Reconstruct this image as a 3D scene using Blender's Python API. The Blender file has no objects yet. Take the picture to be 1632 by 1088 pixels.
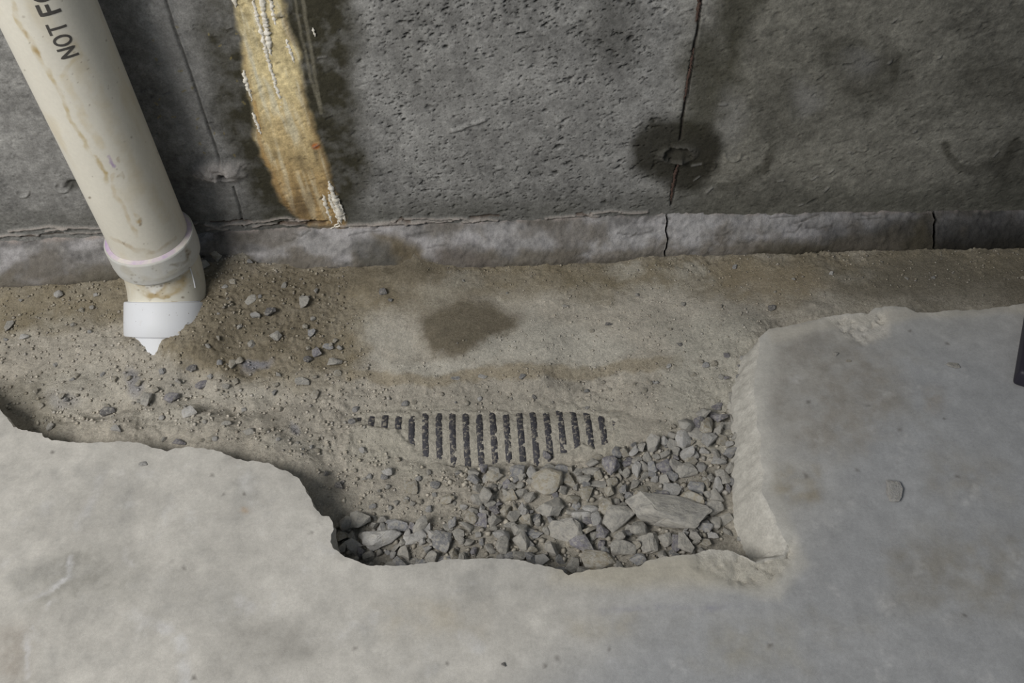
import bpy, bmesh, math, random
import numpy as np
from mathutils import Vector, Matrix, Euler
from mathutils.geometry import delaunay_2d_cdt

# ------------------------------------------------------------------ camera, light, exposure
scene = bpy.context.scene
C = scene.collection
random.seed(7)
rng = np.random.default_rng(11)

FPX, CX, CY, EYE = 1450.0, 816.0, 544.0, 1.0          # focal length in pixels of a 1632 px wide frame, eye height
_n = np.array([53.0, 1244.0, 1450.0]); _n /= np.linalg.norm(_n)      # straight down, seen from the camera
_x = np.array([.9995, -.0274, -.0129]); _x -= _n * (_x @ _n); _x /= np.linalg.norm(_x)   # along the wall
_y = np.cross(-_n, _x)                                                # towards the wall
cam_data = bpy.data.cameras.new('camera')
cam_data.sensor_width = 36.0
cam_data.sensor_fit = 'HORIZONTAL'
cam_data.lens = FPX / 1632.0 * 36.0
cam_data.clip_start = 0.02
cam = bpy.data.objects.new('camera', cam_data)
C.objects.link(cam)
right = Vector((_x[0], _y[0], -_n[0])); down = Vector((_x[1], _y[1], -_n[1])); fwd = Vector((_x[2], _y[2], -_n[2]))
m = Matrix.Identity(4)
for i in range(3):
    m[i][0] = right[i]; m[i][1] = -down[i]; m[i][2] = -fwd[i]
m[2][3] = EYE
cam.matrix_world = m
scene.camera = cam

world = bpy.data.worlds.new('basement_ambient')
scene.world = world
world.use_nodes = True
bg = world.node_tree.nodes['Background']
bg.inputs[0].default_value = (0.72, 0.85, 1.0, 1)
bg.inputs[1].default_value = 0.18

def area_light(name, loc, target, size, size_y, power, color):
    d = bpy.data.lights.new(name, 'AREA')
    d.shape = 'RECTANGLE'; d.size = size; d.size_y = size_y; d.energy = power; d.color = color
    o = bpy.data.objects.new(name, d); C.objects.link(o)
    o.location = loc
    o.rotation_euler = (Vector(target) - Vector(loc)).to_track_quat('-Z', 'Y').to_euler()
    return o
area_light('basement_window_light', (-1.45, -0.50, 1.95), (-0.45, 0.60, 0.0), 1.15, 0.9, 59.0, (1.0, 0.962, 0.905))

vs = scene.view_settings
vs.view_transform = 'Standard'
vs.look = 'None'
vs.gamma = 1.0
vs.use_curve_mapping = False
vs.exposure = 0.0

# ------------------------------------------------------------------ camera projection helpers (image pixels to world positions and back)
def sight(px, py):
    r = np.array([px - CX, py - CY, FPX])
    return np.array([r @ _x, r @ _y, -(r @ _n)])
def at_z(px, py, z):
    d = sight(px, py); t = (z - EYE) / d[2]
    return np.array([d[0] * t, d[1] * t, z])
def at_y(px, py, y):
    d = sight(px, py); t = y / d[1]
    return np.array([d[0] * t, y, EYE + d[2] * t])
def image_coords(P):
    """image pixel coordinates of world points, projected through the camera: used to author where a stain or a chip lies on its surface"""
    Q = P - np.array([0, 0, EYE])
    c = Q[:, :1] * _x + Q[:, 1:2] * _y - Q[:, 2:3] * _n
    w = np.maximum(c[:, 2:3], 0.15)
    return c[:, :2] / w * FPX + np.array([CX, CY])

# ------------------------------------------------------------------ numpy noise
_perm = rng.permutation(256); _perm = np.concatenate([_perm, _perm, _perm])
_g3 = rng.normal(size=(256, 3)); _g3 /= np.linalg.norm(_g3, axis=1)[:, None]
_perm = _perm.astype(np.int32); _gx, _gy, _gz3 = (np.ascontiguousarray(_g3[:, i_], np.float32) for i_ in range(3))
def perlin(P):
    P = np.asarray(P); I = np.floor(P); f = (P - I).astype(np.float32); I = I.astype(np.int32) & 255
    ix, iy, iz = I[:, 0], I[:, 1], I[:, 2]; fx, fy, fz = (np.ascontiguousarray(f[:, i_]) for i_ in range(3))
    ux, uy, uz = (t * t * t * (t * (t * 6 - 15) + 10) for t in (fx, fy, fz))
    def corner(h, a, b_, c_): return _gx[h] * a + _gy[h] * b_ + _gz3[h] * c_
    out = None
    for dx in (0, 1):
        hx = _perm[ix + dx]; ax = fx - dx; row = None
        for dy in (0, 1):
            hy = _perm[hx + iy + dy]; by = fy - dy
            n0 = corner(_perm[hy + iz], ax, by, fz); n1 = corner(_perm[hy + iz + 1], ax, by, fz - 1)
            e = n0 + uz * (n1 - n0)
            row = e if row is None else row + uy * (e - row)
        out = row if out is None else out + ux * (row - out)
    return out * np.float32(1.5)
def fbm(P, scale, octaves=4, seed=0.0, gain=0.5):
    P = np.asarray(P, float) * scale + seed * 17.31
    a, s, o = 1.0, 0.0, 0.0
    for _ in range(octaves):
        o = o + a * perlin(P); s += a; a *= gain; P = P * 2.03 + 5.7
    return o / s
def sstep(a, b, x):
    t = np.clip((x - a) / (b - a), 0, 1)
    return t * t * (3 - 2 * t)
def line_dist(Q, pts):
    """distance to a polyline and the running parameter 0..1 of the nearest spot"""
    pts = np.asarray(pts, float); best = np.full(len(Q), 1e9); par = np.zeros(len(Q)); n = len(pts) - 1
    for i in range(n):
        a, b = pts[i], pts[i + 1]; ab = b - a
        t = np.clip(((Q - a) @ ab) / (ab @ ab), 0, 1)
        d = np.linalg.norm(Q - a - t[:, None] * ab, axis=1)
        k = d < best
        best[k] = d[k]; par[k] = (i + t[k]) / n
    return best, par
def inside(Q, poly):
    poly = np.asarray(poly, float); c = np.zeros(len(Q), bool); j = len(poly) - 1
    for i in range(len(poly)):
        xi, yi = poly[i]; xj, yj = poly[j]
        if yi != yj:
            k = ((yi > Q[:, 1]) != (yj > Q[:, 1])) & (Q[:, 0] < (xj - xi) * (Q[:, 1] - yi) / (yj - yi) + xi)
            c ^= k
        j = i
    return c
def _near(Q, pts, pad):
    pts = np.asarray(pts, float); lo, hi = pts.min(0) - pad, pts.max(0) + pad
    return np.nonzero((Q[:, 0] > lo[0]) & (Q[:, 0] < hi[0]) & (Q[:, 1] > lo[1]) & (Q[:, 1] < hi[1]))[0]
def region(Q, poly, soft, warp=None):
    """1 inside a polygon, fading over `soft` either side of its outline"""
    if warp is not None: Q = Q + warp
    out = np.zeros(len(Q)); ix = _near(Q, poly, soft)
    if len(ix):
        q = Q[ix]; d, _ = line_dist(q, list(poly) + [poly[0]])
        out[ix] = sstep(-soft, soft, np.where(inside(q, poly), d, -d))
    return out
def blob(Q, x, y, rx, ry, soft=0.5, warp=None):
    if warp is not None: Q = Q + warp
    out = np.zeros(len(Q)); ix = _near(Q, [(x - rx * 2, y - ry * 2), (x + rx * 2, y + ry * 2)], 0)
    if len(ix):
        q = Q[ix]; out[ix] = 1 - sstep(1 - soft, 1 + soft, np.hypot((q[:, 0] - x) / rx, (q[:, 1] - y) / ry))
    return out
def stroke(Q, pts, width, soft=None, warp=None):
    if warp is not None: Q = Q + warp
    out = np.zeros(len(Q)); ix = _near(Q, pts, width)
    if len(ix):
        d, t = line_dist(Q[ix], pts); out[ix] = 1 - sstep(width * 0.4, width, d)
    return out
def mixc(col, new, k):
    return col + (np.asarray(new, float) - col) * np.clip(k, 0, 1)[:, None]

# ------------------------------------------------------------------ mesh helpers
def mesh_np(name, V, faces_flat, loops_per, tint=None, smooth=True):
    me = bpy.data.meshes.new(name)
    nf = len(faces_flat) // loops_per
    me.vertices.add(len(V)); me.vertices.foreach_set('co', np.asarray(V, np.float32).ravel())
    me.loops.add(len(faces_flat)); me.loops.foreach_set('vertex_index', np.asarray(faces_flat, np.int32))
    me.polygons.add(nf)
    me.polygons.foreach_set('loop_start', np.arange(0, nf * loops_per, loops_per, dtype=np.int32))
    me.polygons.foreach_set('loop_total', np.full(nf, loops_per, np.int32))
    me.update(calc_edges=True); me.validate()
    if smooth: me.polygons.foreach_set('use_smooth', np.ones(len(me.polygons), bool))
    if tint is not None: set_tint(me, tint)
    return me
def set_tint(me, tint):
    a = me.attributes.new('tint', 'FLOAT_COLOR', 'POINT')
    c = np.ones((len(tint), 4), np.float32); c[:, :3] = np.clip(tint, 0.002, 1)
    a.data.foreach_set('color', c.ravel())
def grid_faces(nu, nv, flip=False):
    i = np.arange(nu - 1)[:, None] * nv + np.arange(nv - 1)[None, :]
    q = np.stack([i, i + nv, i + nv + 1, i + 1], -1).reshape(-1, 4)
    if flip: q = q[:, ::-1]
    return q.ravel()
def axis(parts):
    """concatenated ranges (start, stop, step) for a grid that is fine only where it is looked at"""
    out = []
    for a, b, s in parts: out.append(np.linspace(a, b, max(2, int(round((b - a) / s)) + 1))[:-1])
    out.append([parts[-1][1]])
    return np.concatenate(out)
def link(name, me, mat, parent=None):
    o = bpy.data.objects.new(name, me); C.objects.link(o)
    if mat is not None and not me.materials: me.materials.append(mat)
    if parent is not None: o.parent = parent
    return o
def tag(o, label=None, cat=None, group=None, kind=None):
    if label: o['label'] = label
    if cat: o['category'] = cat
    if group: o['group'] = group
    if kind: o['kind'] = kind
    return o
def empty(name, loc=(0, 0, 0)):
    o = bpy.data.objects.new(name, None); C.objects.link(o); o.location = loc
    o.empty_display_size = 0.05
    return o

# ------------------------------------------------------------------ materials
def new_mat(name):
    mt = bpy.data.materials.new(name); mt.use_nodes = True
    nt = mt.node_tree; b = nt.nodes['Principled BSDF']
    return mt, nt, b
def N(nt, typ, **kw):
    n = nt.nodes.new(typ)
    for k, v in kw.items():
        if k in n.inputs: n.inputs[k].default_value = v
        else: setattr(n, k, v)
    return n
def noise(nt, scale, detail=6, rough=0.6, coord=None):
    n = N(nt, 'ShaderNodeTexNoise'); n.inputs['Scale'].default_value = scale
    n.inputs['Detail'].default_value = detail; n.inputs['Roughness'].default_value = rough
    if coord is not None: nt.links.new(coord, n.inputs['Vector'])
    return n
def ramp(nt, src, stops):
    r = N(nt, 'ShaderNodeValToRGB'); e = r.color_ramp.elements
    e[0].position, e[0].color = stops[0][0], stops[0][1]
    e[1].position, e[1].color = stops[-1][0], stops[-1][1]
    for p, c in stops[1:-1]:
        k = e.new(p); k.color = c
    nt.links.new(src, r.inputs[0]); return r
def g(v): return (v, v, v, 1)
def mixnode(nt, a, b, fac, blend='MIX'):
    mx = N(nt, 'ShaderNodeMix', data_type='RGBA', blend_type=blend)
    for sock, v in ((mx.inputs[0], fac), (mx.inputs[6], a), (mx.inputs[7], b)):
        if isinstance(v, (int, float)): sock.default_value = v
        elif isinstance(v, tuple): sock.default_value = v
        else: nt.links.new(v, sock)
    return mx.outputs[2]
def bump(nt, h, strength, dist, normal=None):
    b = N(nt, 'ShaderNodeBump'); b.inputs['Strength'].default_value = strength; b.inputs['Distance'].default_value = dist
    nt.links.new(h, b.inputs['Height'])
    if normal is not None: nt.links.new(normal, b.inputs['Normal'])
    return b.outputs[0]
def tinted_mat(name, grains, bumps, rough=0.9, spec=0.2, detail=5, nrough=.65):
    """colour from the surface's own tint attribute, broken up by node noise; grains = (scale, low, high), bumps = (scale, strength, distance)"""
    mt, nt, b = new_mat(name)
    tc = N(nt, 'ShaderNodeTexCoord').outputs['Object']
    col = N(nt, 'ShaderNodeAttribute', attribute_name='tint').outputs['Color']
    for s, lo, hi in grains:
        r = ramp(nt, noise(nt, s, detail, nrough, tc).outputs[0], [(0.28, g(lo)), (0.72, g(hi))])
        col = mixnode(nt, col, r.outputs[0], 1.0, 'MULTIPLY')
    nt.links.new(col, b.inputs['Base Color'])
    b.inputs['Roughness'].default_value = rough
    b.inputs['Specular IOR Level'].default_value = spec
    nrm = None
    for s, st, d in bumps:
        nrm = bump(nt, noise(nt, s, 6, 0.7, tc).outputs[0], st, d, nrm)
    if nrm is not None: nt.links.new(nrm, b.inputs['Normal'])
    return mt
MAT = {}
MAT['wall'] = tinted_mat('poured_concrete_wall', [(60, .82, 1.18), (420, .75, 1.25)], [(160, .5, .0022), (700, .55, .0009)], .88)
MAT['cove'] = tinted_mat('mortar_cove', [(90, .8, 1.2), (500, .8, 1.2)], [(70, .6, .004), (240, .6, .002), (700, .5, .001)], .9)
MAT['slab'] = tinted_mat('concrete_slab', [(7, .86, 1.10), (40, .82, 1.13), (260, .88, 1.10), (900, .9, 1.1)], [(90, .3, .0014), (900, .4, .0007)], .8, .3, 11, .74)
MAT['break'] = tinted_mat('broken_concrete', [(60, .9, 1.12), (300, .85, 1.15)], [(130, .5, .003), (420, .5, .0014), (1000, .5, .0008)], .95, .1)
MAT['dirt'] = tinted_mat('sandy_dirt', [(70, .86, 1.14), (350, .75, 1.25), (1100, .75, 1.25)], [(260, .8, .003), (800, .9, .0016)], .97, .1)

def stone_mat(name, base, vein, dust, dust_amt):
    mt, nt, b = new_mat(name)
    tc = N(nt, 'ShaderNodeTexCoord').outputs['Object']
    oi = N(nt, 'ShaderNodeObjectInfo').outputs['Random']
    shift = N(nt, 'ShaderNodeVectorMath', operation='ADD')
    nt.links.new(tc, shift.inputs[0]); nt.links.new(oi, shift.inputs[1])
    v = shift.outputs[0]
    c = mixnode(nt, base + (1,), vein + (1,), ramp(nt, noise(nt, 2.2, 6, .65, v).outputs[0], [(.42, g(0)), (.62, g(1))]).outputs[0])
    c = mixnode(nt, c, ramp(nt, noise(nt, 14, 5, .7, v).outputs[0], [(.25, g(.72)), (.75, g(1.22))]).outputs[0], 1.0, 'MULTIPLY')
    c = mixnode(nt, c, ramp(nt, oi, [(0, g(.82)), (1, g(1.15))]).outputs[0], 1.0, 'MULTIPLY')
    k = ramp(nt, noise(nt, 3.1, 6, .7, v).outputs[0], [(.62 - dust_amt * .4, g(0)), (.78 - dust_amt * .4, g(.9))]).outputs[0]
    c = mixnode(nt, c, dust + (1,), k)
    nt.links.new(c, b.inputs['Base Color'])
    b.inputs['Roughness'].default_value = .88; b.inputs['Specular IOR Level'].default_value = .25
    nrm = bump(nt, noise(nt, 5, 6, .7, v).outputs[0], .8, .0035)
    nrm = bump(nt, noise(nt, 30, 4, .7, v).outputs[0], .7, .0010, nrm)
    nt.links.new(nrm, b.inputs['Normal'])
    return mt
DUST = (.51, .49, .445)
STONES = {
    'grey': stone_mat('grey_limestone', (.365, .355, .335), (.47, .455, .425), DUST, .55),
    'blue': stone_mat('blue_grey_limestone', (.285, .29, .31), (.43, .43, .44), DUST, .42),
    'pale': stone_mat('pale_limestone', (.56, .55, .535), (.44, .435, .425), DUST, .30),
    'tan': stone_mat('tan_limestone', (.41, .36, .27), (.45, .415, .34), DUST, .55),
    'violet': stone_mat('violet_grey_stone', (.245, .235, .268), (.40, .39, .41), DUST, .36),
    'dark': stone_mat('dark_grey_stone', (.15, .147, .15), (.24, .23, .23), DUST, .36),
}

# ------------------------------------------------------------------ the basement wall
WALL_Y = 1.090
gx = axis([(-2.2, -0.95, .03), (-0.95, 0.95, .0017), (0.95, 2.2, .03)])
gz = axis([(-0.25, -0.03, .02), (-0.03, 0.50, .0017), (0.50, 2.3, .04)])
X, Z = np.meshgrid(gx, gz, indexing='ij')
P = np.stack([X.ravel(), np.full(X.size, WALL_Y), Z.ravel()], 1)
Q = image_coords(P)
big = fbm(P, 3.2, 5, 1); mid = fbm(P, 11, 5, 2); fine = fbm(P, 60, 4, 3); speck = fbm(P, 180, 3, 4)
wq = np.stack([fbm(P, 14, 4, 5), fbm(P, 14, 4, 6)], 1) * 26 + np.stack([fbm(P, 60, 3, 7), fbm(P, 60, 3, 8)], 1) * 9
col = np.full((len(P), 3), (.262, .260, .252))
col *= (1 + .42 * big + .50 * mid + .45 * fine + .35 * speck)[:, None]
disp = .0012 * fine + .0006 * speck                           # + is out of the wall, towards the room
# pock marks left by the pour, drawn out along a slant
A = np.stack([P[:, 0] * 1.0 + P[:, 2] * .5, P[:, 1], P[:, 2] * 2.2 - P[:, 0] * .9], 1)
pock = sstep(.30, .46, fbm(A, 62, 3, 9)) * sstep(-.25, .2, fbm(P, 7, 3, 10) + .18)
pock = np.maximum(pock, .8 * sstep(.36, .5, fbm(A, 120, 2, 12)))
zone = .35 + .65 * region(Q, [(560, -60), (1075, -60), (1060, 330), (600, 340)], 60)
disp -= .0038 * pock * zone
col = mixc(col, (.03, .03, .028), pock * .9 * zone)
col = mixc(col, (.035, .035, .033), sstep(.30, .42, fbm(A, 230, 2, 15)) * .75 * zone)
# darker damp green-grey: round the ochre run, along the foot of the wall, to the right; plus painted pipe shadow and light falloff
damp = (.043, .040, .027)
k = region(Q, [(296, -40), (322, 90), (352, 200), (392, 300), (432, 366), (560, 362), (588, 280), (574, 150), (560, -40)], 26, wq)
col = mixc(col, damp, k * np.clip(.95 + .9 * mid + .7 * fine, .25, 1))
k = region(Q, [(206, -40), (256, 120), (300, 250), (330, 380), (280, 380), (240, 250), (150, -40)], 22, wq)
col = mixc(col, (.08, .076, .066), k * .45)  # cast shadow of the pipe, painted on the wall to its right
k = region(Q, [(1006, 218), (1042, 188), (1086, 184), (1128, 196), (1156, 226), (1150, 272), (1118, 298), (1076, 302), (1036, 284), (1000, 268)], 13, wq * .8)
col = mixc(col, (.028, .026, .018), k * .92)
k = region(Q, [(1102, 40), (1150, 90), (1176, 60), (1182, 130), (1140, 200), (1088, 206)], 22, wq)
col = mixc(col, (.052, .050, .034), k * .75)
k = region(Q, [(1160, -40), (1230, -40), (1200, 60), (1168, 90), (1128, 60)], 22, wq)
col = mixc(col, (.05, .049, .036), k * .7)
for bx_, by_, rx_, ry_, a_ in ((1390, 135, 52, 34, .55), (1335, 78, 40, 26, .5), (1585, 135, 70, 40, .5), (1260, 165, 55, 60, .35), (1420, 100, 30, 26, .4),
                               (980, 50, 40, 60, .35), (1610, 270, 40, 50, .5), (640, 60, 40, 60, .25), (700, 130, 60, 40, .25)):
    col = mixc(col, (.055, .053, .045), blob(Q, bx_, by_, rx_, ry_, .7, wq) * a_)
for pts in ([(1226, 190), (1231, 236), (1218, 268), (1180, 296), (1150, 300)], [(1508, 232), (1524, 262), (1560, 268), (1600, 258), (1620, 232)],
            [(1350, 98), (1400, 96), (1425, 105), (1428, 128)]):
    col = mixc(col, (.045, .043, .034), stroke(Q, pts, 12, warp=wq * .6) * np.clip(.35 + .9 * mid + .5 * fine, 0, .7))
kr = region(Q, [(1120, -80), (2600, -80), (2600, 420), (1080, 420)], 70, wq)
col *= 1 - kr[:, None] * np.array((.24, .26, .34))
col *= (1 - .22 * sstep(1350, 1700, Q[:, 0] + wq[:, 0]))[:, None]  # falloff of the light towards the right end, painted into the colour
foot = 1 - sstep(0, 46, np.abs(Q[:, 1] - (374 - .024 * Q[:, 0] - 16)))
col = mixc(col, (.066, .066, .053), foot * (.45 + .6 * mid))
# pale dry areas
for bx_, by_, rx_, ry_, a_ in ((275, 60, 22, 90, .6), (310, 170, 22, 70, .5), (345, 320, 40, 40, .35), (950, 260, 40, 20, .3), (1165, 190, 22, 46, .4), (1285, 155, 22, 22, .45),
                               (1375, 105, 30, 22, .35), (100, 300, 70, 50, .25), (60, 200, 60, 80, .2), (820, 160, 140, 80, .25)):
    col = mixc(col, (.30, .296, .288), blob(Q, bx_, by_, rx_, ry_, .8, wq) * a_)
# the ochre mineral run
run = [(371, -30), (384, 60), (392, 110), (402, 190), (418, 250), (442, 305), (470, 348), (492, 364), (550, 364), (541, 318), (520, 262), (504, 210),
       (488, 150), (470, 80), (456, 30), (450, -30)]
k = region(Q, run, 6, wq * .55)
low = sstep(120, 330, Q[:, 1] + 60 * mid)
streaks = fbm(np.stack([Q[:, 0] - .30 * Q[:, 1], Q[:, 1] * .12, Q[:, 0] * 0], 1), .09, 4, 13)
och = np.array((.68, .57, .325)) + (np.array((.42, .29, .135)) - np.array((.68, .57, .325))) * low[:, None]
och = och * (1 + .35 * streaks + .6 * fine + .5 * mid + .3 * speck)[:, None]
och = mixc(och, (.72, .67, .50), sstep(.0, .4, streaks + .4 * mid) * (1 - .6 * low))
edge = np.clip(k * (1 - region(Q, run, 16, wq * .4)) * 2.2, 0, 1)
och = mixc(och, (.26, .15, .055), edge * .65 * sstep(-.1, .3, mid + .15 + .3 * low))
col = mixc(col, och, k * (.92 - .5 * sstep(.15, .5, fbm(P, 40, 4, 14)) * low))
col = mixc(col, (.12, .085, .05), blob(Q, 486, 330, 20, 26, .8, wq) * .7)
disp += k * (.0022 + .002 * mid)
col = mixc(col, (.40, .11, .02), blob(Q, 503, 232, 6, 5, .5, wq * .2) * .9)
for pts, w_ in (([(478, -30), (492, 60), (503, 130), (512, 180)], 4), ([(466, -30), (480, 60), (496, 130), (510, 170)], 3)):
    col = mixc(col, (.20, .185, .14), stroke(Q, pts, w_, warp=wq * .12) * .6)
col = mixc(col, (.40, .25, .09), stroke(Q, [(405, 160), (412, 205), (420, 240), (428, 262)], 5, warp=wq * .2) * .6)
# joints between the form boards and the crack
for pts, w_ in (([(258, -20), (276, 40), (300, 108), (330, 196), (352, 262)], 2.0), ([(372, 300), (382, 330), (388, 362)], 1.6)):
    kk = stroke(Q, pts, w_ + 1.2, warp=wq * .06); disp -= .0028 * kk
    col = mixc(col, (.06, .06, .057), kk * .7)
    off = [(a + 4, b) for a, b in pts]
    disp += .0012 * stroke(Q, off, 3, warp=wq * .06)
crack = [(1119, -20), (1112, 40), (1103, 100), (1096, 140), (1088, 190), (1084, 222)]
crack2 = [(1080, 262), (1076, 285), (1071, 306), (1070, 326)]
for pts in (crack, crack2):
    kk = stroke(Q, pts, 3.0, warp=wq * .08); disp -= .005 * kk; col = mixc(col, (.04, .035, .03), kk * .85)
col = mixc(col, (.115, .06, .045), stroke(Q, [(1116, 0), (1111, 34)], 3.4) * .8)
# the blown-out tie hole, its rings and the mortar knob on the left joint
r = np.hypot((Q[:, 0] - 1080) / 28, (Q[:, 1] - 245 + .10 * (Q[:, 0] - 1080)) / 12.5) + .45 * fine + .35 * mid
rim = np.exp(-((r - 1) / .22) ** 2) * np.clip(.55 + 1.6 * mid + 1.2 * fine, 0, 1.3)
disp += .006 * rim - .004 * (r < .85) + .006 * np.exp(-(((Q[:, 0] - 1085) / 15) ** 2 + ((Q[:, 1] - 252) / 6) ** 2)) * (1 + fine)
col = mixc(col, (.12, .115, .105), rim * .55)
for cx_, cy_, rx_, ry_ in ((1130, 262, 10, 9), (1168, 247, 12, 10), (1372, 236, 10, 5), (36, 306, 10, 8), (100, 296, 12, 10), (335, 280, 11, 9)):
    r = np.hypot((Q[:, 0] - cx_) / rx_, (Q[:, 1] - cy_) / ry_)
    disp += .0022 * np.exp(-((r - 1) / .16) ** 2) * (Q[:, 1] > cy_ - 3)
r = np.hypot((Q[:, 0] - 350) / 46, (Q[:, 1] - 272) / 17) + .5 * fine + .3 * mid
knob = 1 - sstep(.45, 1.1, r)
hole = 1 - sstep(.5, 1.15, np.hypot((Q[:, 0] - 361) / 13, (Q[:, 1] - 279) / 6) + .3 * fine)
disp += knob * (.012 + .014 * fine) - hole * .03
col = mixc(col, (.40, .375, .36), knob * .85); col = mixc(col, (.02, .018, .016), hole * .9)
r = np.hypot((Q[:, 0] - 118) / 16, (Q[:, 1] - 296) / 10) + .4 * fine
col = mixc(col, (.06, .06, .05), (1 - sstep(.5, 1.2, r)) * .7); disp -= .006 * (1 - sstep(.4, 1.1, r))
kk = stroke(Q, [(722, 206), (745, 198), (772, 190)], 4, warp=wq * .2); disp += .003 * kk
for _ in range(46):                                             # short ridges and spatter
    x0, y0 = rng.uniform(250, 1620), rng.uniform(5, 335); l = rng.uniform(4, 14); a = rng.uniform(-.9, .1)
    kk = stroke(Q, [(x0, y0), (x0 + l * math.cos(a), y0 + l * math.sin(a))], rng.uniform(1.6, 2.8))
    s_ = rng.choice([-1, 1, 1]); disp += .0017 * kk * s_
    col = mixc(col, (.22, .215, .205) if s_ > 0 else (.04, .04, .036), kk * .5)
# crusted fringe where the wall meets the cove
for _ in range(34):
    x0 = rng.uniform(-20, 1000); y0 = 377 - .032 * x0 - rng.uniform(0, 11); l = rng.uniform(20, 110)
    pts = [(x0, y0), (x0 + l * .35, y0 - .03 * l + rng.normal() * 2), (x0 + l * .7, y0 - .03 * l + rng.normal() * 2), (x0 + l, y0 - .04 * l)]
    kk = stroke(Q, pts, rng.uniform(1.5, 2.8), warp=wq * .12); pale_ = rng.random() < .6
    disp += (.0035 if pale_ else -.003) * kk; col = mixc(col, (.36, .325, .30) if pale_ else (.07, .045, .03), kk * .7)
# yellow straw flecks
for _ in range(26):
    x0, y0 = rng.uniform(230, 400), rng.uniform(40, 300)
    col = mixc(col, (.26, .21, .08), stroke(Q, [(x0, y0), (x0 + rng.uniform(-5, 5), y0 + rng.uniform(-2, 4))], 1.6) * .7)
P[:, 1] -= disp
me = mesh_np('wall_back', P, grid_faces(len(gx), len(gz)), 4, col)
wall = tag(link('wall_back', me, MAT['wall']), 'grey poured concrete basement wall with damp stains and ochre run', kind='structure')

# white lime crust: beaded runs standing proud of the wall
mt, nt, b = new_mat('white_lime_crust')
tc = N(nt, 'ShaderNodeTexCoord').outputs['Object']
nt.links.new(mixnode(nt, (.80, .77, .70, 1), (.56, .50, .38, 1), ramp(nt, noise(nt, 160, 4, .6, tc).outputs[0], [(.45, g(0)), (.75, g(1))]).outputs[0]), b.inputs['Base Color'])
b.inputs['Roughness'].default_value = .9
nt.links.new(bump(nt, noise(nt, 500, 4, .6, tc).outputs[0], .7, .001), b.inputs['Normal'])
MAT['lime'] = mt
def crust(pts, w0, w1, name='lime_crust', step=2.0):
    pts = np.asarray(pts, float); S = []
    for i in range(len(pts) - 1):
        n = max(2, int(np.linalg.norm(pts[i + 1] - pts[i]) / step))
        for k_ in range(n): S.append(pts[i] + (pts[i + 1] - pts[i]) * k_ / n)
    S.append(pts[-1]); S = np.array(S); n = len(S)
    bm = bmesh.new(); ring0 = None
    for i, s in enumerate(S):
        t = i / (n - 1)
        w = (w0 + (w1 - w0) * t) * 1.35 * (.55 + .9 * rng.random()) * min(1, 4 * t + .25, 4 * (1 - t) + .25) * .00086
        c = at_y(s[0] + rng.normal() * .8, s[1], WALL_Y - .0046)
        ring = []
        for j in range(7):
            a = math.pi * j / 6
            ring.append(bm.verts.new((c[0] - math.cos(a) * w, c[1] + .0030 - math.sin(a) * w * .8 * (.7 + .5 * rng.random()), c[2] + rng.normal() * .0004)))
        if ring0:
            for j in range(6): bm.faces.new((ring0[j], ring0[j + 1], ring[j + 1], ring[j]))
        ring0 = ring
    me = bpy.data.meshes.new(name); bm.to_mesh(me); bm.free()
    for p in me.polygons: p.use_smooth = True
    return link(name, me, MAT['lime'], wall)
for pts, a_, b_ in (([(398, -20), (408, 26), (419, 64), (427, 98), (439, 138), (450, 176), (462, 202)], 2.2, 1.6),
                    ([(414, -20), (421, 30), (427, 62), (431, 90)], 2.6, 3.0), ([(428, -20), (433, 16), (440, 46)], 2.6, 1.6),
                    ([(387, 113), (391, 130), (398, 150), (402, 164)], 3.0, 1.2), ([(403, 181), (409, 200), (415, 216)], 2.0, 1.6),
                    ([(456, 64), (462, 84), (469, 102)], 2.4, 1.3), ([(372, -10), (375, 14)], 2.6, 1.4),
                    ([(523, 290), (528, 306), (535, 322), (540, 340), (544, 358)], 3.0, 4.2), ([(527, 300), (533, 316), (541, 334), (548, 352)], 1.6, 2.6), ([(521, 302), (527, 322), (536, 344), (541, 360)], 1.5, 2.4), ([(514, 310), (520, 334), (529, 358)], 2.2, 2.0),
                    ([(538, 318), (544, 334), (550, 354)], 1.4, 2.4), ([(530, 365), (545, 360), (562, 364)], 2.0, 2.0),
                    ([(540, 356), (534, 362), (525, 368)], 1.6, 1.2), ([(498, 46), (502, 60)], 1.4, 1.0)):
    crust(pts, a_ * 1.1, b_ * 1.1)
# rusty root-like fibres in the crack
mt, nt, b = new_mat('rusty_fibre')
tc = N(nt, 'ShaderNodeTexCoord').outputs['Object']
nt.links.new(mixnode(nt, (.045, .024, .018, 1), (.10, .062, .048, 1), noise(nt, 120, 4, .6, tc).outputs[0]), b.inputs['Base Color'])
b.inputs['Roughness'].default_value = .9
MAT['fibre'] = mt
for pts, w_ in (([(1117, -10), (1113, 20), (1110, 36)], 2.2), ([(1106, 78), (1102, 102), (1097, 126), (1091, 164)], 1.5), ([(1082, 258), (1077, 276), (1072, 302), (1071, 322)], 1.9)):
    o = crust(pts, w_, w_ * .8, 'crack_fibre'); o.data.materials.clear(); o.data.materials.append(MAT['fibre'])

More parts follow.
